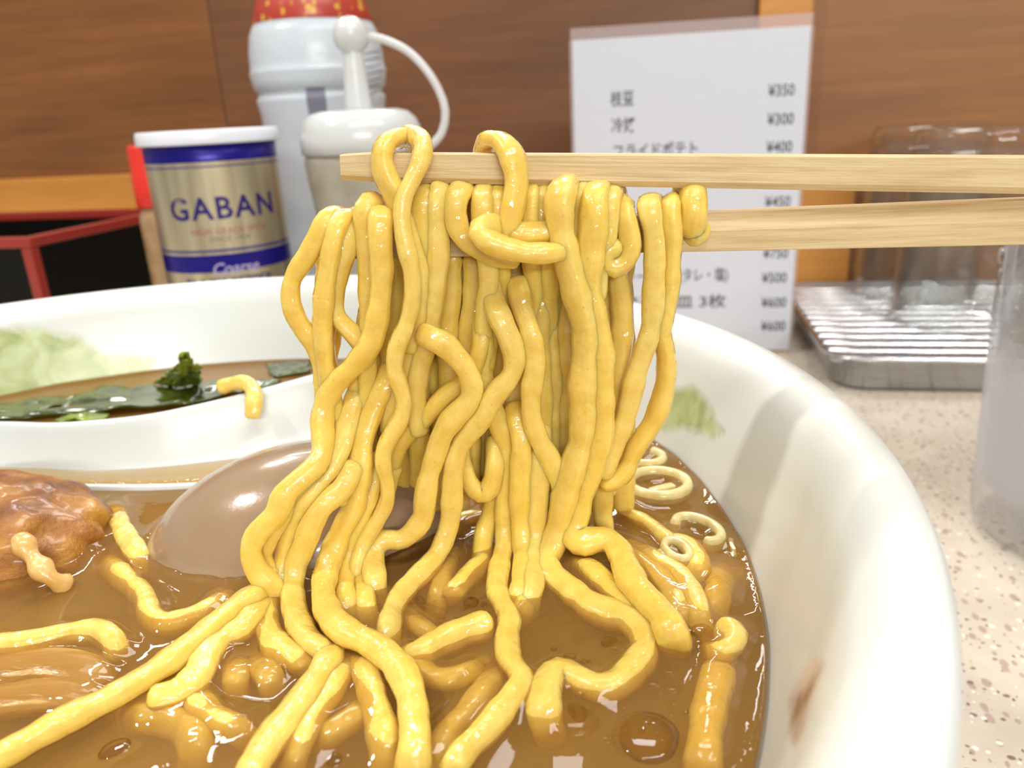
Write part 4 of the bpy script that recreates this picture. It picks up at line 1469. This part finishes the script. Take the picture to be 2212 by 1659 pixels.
# ------------------------------------------------------------------ scallion rings
t = NT('scallion')
c = t.ramp(t.noise(t.coords(), 500, 3), [(0.3, srgb(206, 186, 116)), (0.7, srgb(230, 216, 160))])
t.l(c, t.bsdf.inputs['Base Color'])
t.set(Roughness=0.25, Subsurface_Weight=0.5, Subsurface_Scale=0.001, Coat_Weight=0.6)
M_SCAL = t.m


def ring(label, cx, cy, rx, ry, rot, zo, tilt=0.0, r=0.00085, asp=1.6, arc=(0, 360)):
    pts = []
    n = 40
    full = arc[1] - arc[0] >= 360
    for k in range(n + (0 if full else 1)):
        a = math.radians(arc[0] + (arc[1] - arc[0]) * k / n)
        x, y = rx * math.cos(a), ry * math.sin(a)
        cr, sr = math.cos(rot), math.sin(rot)
        pts.append(atZ(cx + x * cr - y * sr, cy + x * sr + y * cr, SOUP + (zo + 0.5) * 0.001 + tilt * math.sin(a) * 0.001))
    P = np.array(pts)
    V, Fc = tube_mesh(P, np.full(len(P), r), 10, 2.6, asp, closed=full, flat=(0, 0, 1))
    o = recenter(mesh_obj('scallion_ring', V, Fc, M_SCAL))
    tag(o, label, 'scallion', 'scallion rings in the soup')
    for p_ in P[::2]:
        CLOUD.append((p_[0], p_[1], p_[2], r))
    return o


ring('whole scallion ring floating by the bowl wall, with a pale sliver inside', 1422, 1050, 64, 27, 0.06, 0.3)
ring('half scallion ring below the whole one, by the bowl wall', 1508, 1150, 52, 22, 0.35, 0.2, arc=(-190, 60), r=0.0008)
ring('small scallion ring tucked among the right hand noodles', 1462, 1192, 30, 16, 0.5, 0.6, r=0.0006)
ring('scallion ring half hidden behind the right hand lifted noodles', 1388, 992, 44, 16, 0.1, 0.2, arc=(-60, 170))
o = strip('scallion_sliver', [(1408, 1062), (1430, 1056), (1452, 1051)], (0.9, 0.9, 0.9), 0.00085, 0.6, M_SCAL)
tag(o, 'pale straight scallion sliver lying inside the whole ring', 'scallion')
o = strip('scallion_sliver', [(1422, 1196), (1440, 1206), (1462, 1216)], (0.8, 0.9, 0.5), 0.0010, 0.6, M_SCAL)
tag(o, 'pale scallion sliver between the right hand noodles', 'scallion')
o = strip('scallion_sliver', [(1578, 1166), (1582, 1182), (1586, 1200)], (0.6, 0.4, 0.2), 0.00035, 0.8, M_SCAL)
tag(o, 'thin scallion sliver standing against the right bowl wall', 'scallion')

# ------------------------------------------------------------------ spoon (white melamine soup spoon)
t = NT('spoon_white')
t.set(Base_Color=srgb(210, 216, 214), Roughness=0.35, Coat_Weight=0.3, Coat_Roughness=0.25)
far = [(-330, 925, 4), (-160, 915, 6.5), (0, 909, 8), (130, 911, 8.4), (300, 896, 9), (430, 871, 9.8), (560, 839, 11), (690, 803, 12.5), (790, 776, 12.5), (850, 790, 11)]
near = [(-330, 1010, 3), (-160, 1034, 1.6), (0, 1040, 1.4), (130, 1044, 1.2), (300, 1046, 1.1), (430, 1042, 1.1), (560, 1034, 1.4), (680, 1015, 2.2), (770, 960, 5), (840, 880, 8)]
fc = crom([(x, y, z) for x, y, z in far], 14)
nc = crom([(x, y, z) for x, y, z in near], 14)
m = 64
idx = lambda A: np.array([A[int(round(k * (len(A) - 1) / (m - 1)))] for k in range(m)])
fc, nc = idx(fc), idx(nc)
V, Fc = [], []
nk = 22
for i in range(m):
    a = np.array(atZ(nc[i][0], nc[i][1], SOUP + nc[i][2] * 0.001))
    b = np.array(atZ(fc[i][0], fc[i][1], SOUP + fc[i][2] * 0.001))
    e = math.sin(math.pi * min(1, max(0.0, (i + 3) / (m + 6)))) ** 0.5
    for k in range(nk):
        s = k / (nk - 1)
        # near wall drops quickly, the far wall leans back
        hh = np.interp(s, [0, 0.05, 0.14, 0.30, 0.55, 0.78, 0.92, 1.0], [1.0, 0.45, 0.12, 0.0, 0.06, 0.34, 0.72, 1.0])
        low = SOUP - 0.0036 * e
        topz = a[2] + (b[2] - a[2]) * s
        p = a + (b - a) * s
        p[2] = low + (topz - low) * hh
        V.append(p)
for i in range(m - 1):
    for k in range(nk - 1):
        Fc.append((i * nk + k, i * nk + k + 1, (i + 1) * nk + k + 1, (i + 1) * nk + k))
spoon = recenter(mesh_obj('soup_spoon', V, Fc, t.m))
sm = spoon.modifiers.new('thickness', 'SOLIDIFY')
sm.thickness = 0.0014
sm.offset = 0.0
sm2 = spoon.modifiers.new('round', 'SUBSURF')
sm2.levels = 1
sm2.render_levels = 1
tag(spoon, 'white soup spoon lying in the bowl behind the egg, its hollow holding broth', 'spoon')
for i in range(0, m, 1):
    for s in np.linspace(0, 1, 9):
        a = np.array(atZ(nc[i][0], nc[i][1], SOUP))
        CLOUD.append((a[0], a[1], SOUP, 0.0005))
noodle('short noodle draped over the far rim of the white spoon', [(480, 836, -41, 9.6), (505, 828, -41, 10.8), (532, 826, -41, 11.6), (548, 842, -40, 10.6), (549, 870, -37, 9.0), (546, 896, -35.5, 6.8)], -40, 9, 1.3, None, 'soup', (False, False))

# ------------------------------------------------------------------ seaweed
t = NT('seaweed')
c = t.ramp(t.noise(t.coords(), 180, 4), [(0.3, srgb(38, 48, 14)), (0.7, srgb(78, 92, 26))])
t.l(c, t.bsdf.inputs['Base Color'])
t.set(Roughness=0.2, Coat_Weight=0.6, Subsurface_Weight=0.2, Subsurface_Scale=0.001)
t.bump(t.noise(t.coords(), 300, 3), 0.4, 0.0006)
M_WAK = t.m
t = NT('seaweed_light')
c = t.ramp(t.noise(t.coords(), 220, 4), [(0.3, srgb(84, 112, 14)), (0.7, srgb(138, 160, 34))])
t.l(c, t.bsdf.inputs['Base Color'])
t.set(Roughness=0.25, Coat_Weight=0.5, Subsurface_Weight=0.3, Subsurface_Scale=0.001)
M_WAK2 = t.m


def sheet(label, corners, mat, wav=0.0005, n=14, seed=0.0):
    """wavy leaf between four picture corners given with a height above the soup (mm): near left, near right, far right, far left"""
    C4 = [np.array(atZ(x, y, SOUP + z * 0.001)) for x, y, z in corners]
    V, Fc = [], []
    for i in range(n + 1):
        for k in range(n + 1):
            u, w = i / n, k / n
            p = (C4[0] * (1 - u) + C4[1] * u) * (1 - w) + (C4[3] * (1 - u) + C4[2] * u) * w
            q = nz3((u * 3, w * 3, 0), 1.4, seed)
            edge = 0.0010 * nz3((u * 5, w * 5, 3), 1.7, seed)
            p = p + np.array([edge, edge * .6, wav * q * 2])
            V.append(p)
    for i in range(n):
        for k in range(n):
            Fc.append((i * (n + 1) + k, (i + 1) * (n + 1) + k, (i + 1) * (n + 1) + k + 1, i * (n + 1) + k + 1))
    o = recenter(mesh_obj('seaweed', V, Fc, mat))
    s = o.modifiers.new('thickness', 'SOLIDIFY')
    s.thickness = 0.0005
    tag(o, label, 'seaweed', 'seaweed behind the spoon')
    return o


sheet('wide dark seaweed leaf floating behind the spoon, left of the green tuft', [(40, 902, 1.2), (420, 868, 1.6), (440, 822, 0.2), (210, 838, 0.2)], M_WAK, 0.0007, 16, 1.0)
sheet('dark seaweed leaf at the far left behind the spoon', [(-120, 906, 1.0), (60, 902, 1.2), (190, 846, 0.2), (-60, 880, 0.2)], M_WAK, 0.0006, 14, 5.0)
sheet('dark seaweed leaf right of the green tuft behind the spoon', [(420, 866, 1.4), (610, 822, 1.6), (520, 812, 0.2), (430, 824, 0.2)], M_WAK, 0.0006, 14, 9.0)
sheet('dark green strip of seaweed floating near the back wall, beside the noodles', [(590, 812, 0.8), (672, 800, 0.8), (664, 780, 0.6), (574, 783, 0.6)], M_WAK, 0.0004, 10, 4.0)
sheet('bright green seaweed scrap just behind the spoon rim', [(118, 907, 2.0), (226, 903, 2.0), (232, 892, 1.2), (150, 894, 1.2)], M_WAK2, 0.0004, 8, 7.0)
sheet('green seaweed tuft standing up behind the spoon', [(372, 836, 1.0), (432, 834, 1.0), (434, 796, 9.0), (396, 770, 14.0)], M_WAK2, 0.0008, 12, 2.0)
sheet('green seaweed fold leaning left of the standing tuft', [(330, 830, 0.6), (392, 836, 0.6), (404, 776, 13.0), (374, 795, 8.0)], M_WAK2, 0.0006, 10, 6.0)

# ------------------------------------------------------------------ soup
NR, NA = 190, 640
Rs = 0.0963
rad = Rs * np.linspace(0, 1, NR + 1)[1:] ** 0.8
ang_ = np.linspace(0, 2 * np.pi, NA, endpoint=False)
X = BC.x + np.outer(rad, np.cos(ang_))
Y = BC.y + np.outer(rad, np.sin(ang_))
Z = np.zeros_like(X)
for (fx, fy, amp, ph) in ((140, 60, 0.00010, .3), (-90, 180, 0.00010, 1.2), (260, -120, 0.00006, 2.2), (330, 310, 0.00004, .9)):
    Z += amp * np.sin(fx * X + fy * Y + ph)
CL_ = np.array(CLOUD)
# bucket the cloud into a height field on a fine grid
gs = 0.0006
gx0, gy0 = BC.x - 0.1, BC.y - 0.1
ng = int(0.2 / gs) + 2
G = np.zeros((ng, ng))
win = 8
ii, jj = np.meshgrid(np.arange(-win, win + 1), np.arange(-win, win + 1), indexing='ij')
for (x, y, z, r) in CL_:
    ci, cj = int(round((x - gx0) / gs)), int(round((y - gy0) / gs))
    if ci < win or cj < win or ci >= ng - win - 1 or cj >= ng - win - 1:
        continue
    top = z + r - SOUP
    if top < -0.0012 or z - r - SOUP > 0.0004:
        continue
    A = min(0.0014, max(0.0, (top + 0.0012) * 0.6))
    dist = np.hypot((ci + ii) * gs + gx0 - x, (cj + jj) * gs + gy0 - y)
    hgt = A * np.exp(-np.maximum(0, dist - r * 0.75) / 0.0011)
    sl = G[ci - win:ci + win + 1, cj - win:cj + win + 1]
    np.maximum(sl, hgt, out=sl)
for _ in range(2):
    G[1:-1, 1:-1] = (G[1:-1, 1:-1] * 4 + G[:-2, 1:-1] + G[2:, 1:-1] + G[1:-1, :-2] + G[1:-1, 2:]) / 8
fi, fj = (X - gx0) / gs, (Y - gy0) / gs
i0, j0 = np.clip(fi.astype(int), 0, ng - 2), np.clip(fj.astype(int), 0, ng - 2)
ti, tj = fi - i0, fj - j0
Z += G[i0, j0] * (1 - ti) * (1 - tj) + G[i0 + 1, j0] * ti * (1 - tj) + G[i0, j0 + 1] * (1 - ti) * tj + G[i0 + 1, j0 + 1] * ti * tj
# low swells added to the broth's shape to catch lamp glare near the diner
for (x1, y1, x2, y2, A_, s_) in ((1415, 1440, 1215, 1640, 0.0011, 0.0050), (520, 1640, 300, 1690, 0.0010, 0.0050), (1000, 1640, 1060, 1600, 0.0006, 0.004)):
    p1, p2 = atZ(x1, y1, SOUP), atZ(x2, y2, SOUP)
    ux, uy = p2.x - p1.x, p2.y - p1.y
    tt = np.clip(((X - p1.x) * ux + (Y - p1.y) * uy) / (ux * ux + uy * uy), 0, 1)
    dd = np.hypot(X - p1.x - tt * ux, Y - p1.y - tt * uy)
    Z = np.maximum(Z, A_ * np.exp(-(dd / s_) ** 2) + Z * 0.5)
# meniscus at the bowl wall
Z += (0.0008 * np.exp(-(Rs - rad) / 0.0016))[:, None]
V = [(BC.x, BC.y, SOUP)]
V += list(zip(X.ravel(), Y.ravel(), (SOUP + Z).ravel()))
rings = NR
# underside following the inside of the bowl
inner = [(r, z) for r, z in PROF_IN if z < SOUP - 0.001][::-1]
for (r, z) in inner[:-1]:
    for a in ang_:
        V.append((BC.x + (r - 0.0003) * math.cos(a), BC.y + (r - 0.0003) * math.sin(a), z + 0.0004))
    rings += 1
V.append((BC.x, BC.y, PROF_IN[0][1] + 0.0004))
Fc = [(0, 1 + k, 1 + (k + 1) % NA) for k in range(NA)]
for i in range(rings - 1):
    b0, b1 = 1 + i * NA, 1 + (i + 1) * NA
    for k in range(NA):
        k2 = (k + 1) % NA
        Fc.append((b0 + k, b1 + k, b1 + k2, b0 + k2))
b0 = 1 + (rings - 1) * NA
last = len(V) - 1
for k in range(NA):
    Fc.append((b0 + k, last, b0 + (k + 1) % NA))
t = NT('broth')
t.t.nodes.remove(t.bsdf)
tr = t.n('ShaderNodeBsdfTransparent')
tr.inputs[0].default_value = (1.0, 0.97, 0.90, 1)
gl = t.n('ShaderNodeBsdfGlossy')
gl.inputs['Roughness'].default_value = 0.012
fr = t.n('ShaderNodeFresnel')
fr.inputs['IOR'].default_value = 1.36
bp = t.n('ShaderNodeBump')
bp.inputs['Strength'].default_value = 0.25
bp.inputs['Distance'].default_value = 0.0002
t.l(t.noise(t.coords(), 330, 3), bp.inputs['Height'])
t.l(bp.outputs[0], gl.inputs['Normal'])
t.l(bp.outputs[0], fr.inputs['Normal'])
ms = t.n('ShaderNodeMixShader')
df = t.n('ShaderNodeBsdfDiffuse')
df.inputs[0].default_value = (0.60, 0.29, 0.065, 1)
md = t.n('ShaderNodeMixShader')
md.inputs[0].default_value = 0.21
t.l(tr.outputs[0], md.inputs[1])
t.l(df.outputs[0], md.inputs[2])
t.l(fr.outputs[0], ms.inputs[0])
t.l(md.outputs[0], ms.inputs[1])
t.l(gl.outputs[0], ms.inputs[2])
t.l(ms.outputs[0], t.out.inputs['Surface'])
va = t.n('ShaderNodeVolumeAbsorption')
va.inputs['Color'].default_value = (0.88, 0.64, 0.0, 1)
va.inputs['Density'].default_value = 150
vs = t.n('ShaderNodeVolumeScatter')
vs.inputs['Color'].default_value = (1.0, 0.74, 0.36, 1)
vs.inputs['Density'].default_value = 110
av = t.n('ShaderNodeAddShader')
t.l(va.outputs[0], av.inputs[0])
t.l(vs.outputs[0], av.inputs[1])
t.l(av.outputs[0], t.out.inputs['Volume'])
soup = mesh_obj('soup', V, Fc, t.m)
tag(soup, 'amber brown ramen broth filling the white bowl around the noodles', 'broth')

# drops of oil floating on the broth
t = NT('oil')
t.t.nodes.remove(t.bsdf)
tr = t.n('ShaderNodeBsdfTransparent')
tr.inputs[0].default_value = (0.98, 0.90, 0.74, 1)
gl = t.n('ShaderNodeBsdfGlossy')
gl.inputs['Roughness'].default_value = 0.02
fr = t.n('ShaderNodeFresnel')
fr.inputs['IOR'].default_value = 1.47
ms = t.n('ShaderNodeMixShader')
t.l(fr.outputs[0], ms.inputs[0])
t.l(tr.outputs[0], ms.inputs[1])
t.l(gl.outputs[0], ms.inputs[2])
t.l(ms.outputs[0], t.out.inputs['Surface'])
bm = bmesh.new()
bmesh.ops.create_icosphere(bm, subdivisions=3, radius=1.0)
for vtx in bm.verts:
    r = math.hypot(vtx.co.x, vtx.co.y)
    vtx.co.z = (0.36 if vtx.co.z > 0 else 0.10) * (1 if vtx.co.z > 0 else -1) * math.sqrt(max(0, 1 - r ** 2.6))
ome = bpy.data.meshes.new('oil_drop')
bmesh.ops.delete(bm, geom=[f for f in bm.faces if f.calc_center_median().z < -0.01], context='FACES')
bm.to_mesh(ome)
bm.free()
ome.materials.append(t.m)
ome.polygons.foreach_set('use_smooth', [True] * len(ome.polygons))
spots = [(1325, 1392, 27), (1447, 1450, 20), (1516, 1371, 22), (1395, 1590, 68), (1411, 1478, 20), (1452, 1484, 19), (1231, 1420, 14), (1260, 1310, 40), (1425, 1408, 16), (1540, 1540, 14),
         (1553, 1305, 26), (1492, 1206, 15), (1480, 1248, 18), (1240, 1562, 50), (1215, 1505, 22), (1250, 1500, 18), (905, 1300, 12), (1018, 1300, 16), (1548, 1512, 10), (600, 1640, 20), (720, 1640, 22),
         (390, 1600, 24), (250, 1620, 30), (270, 1210, 14), (330, 1200, 12)]
for _ in range(60):
    spots.append((random.uniform(1180, 1520), random.uniform(1380, 1600), random.uniform(4, 9)))
for _ in range(30):
    spots.append((random.uniform(880, 1060), random.uniform(1290, 1350), random.uniform(4, 8)))
for _ in range(30):
    spots.append((random.uniform(1330, 1560), random.uniform(1180, 1400), random.uniform(4, 9)))
sb_ = Vector((0, 0, 0))
for x, y, r in spots:
    p = atZ(x, y, SOUP + 0.0002)
    if math.hypot(p.x - BC.x, p.y - BC.y) > Rs - 0.004:
        continue
    ci, cj = int((p.x - gx0) / gs), int((p.y - gy0) / gs)
    h = G[ci, cj]
    if h > 0.0007:
        continue
    o = bpy.data.objects.new('oil_drop', ome)
    COL.objects.link(o)
    o.parent = soup
    rr = r / FPX * (p - CAM).length
    o.location = (p.x, p.y, SOUP + h)
    o.scale = (rr, rr, rr * 0.8)
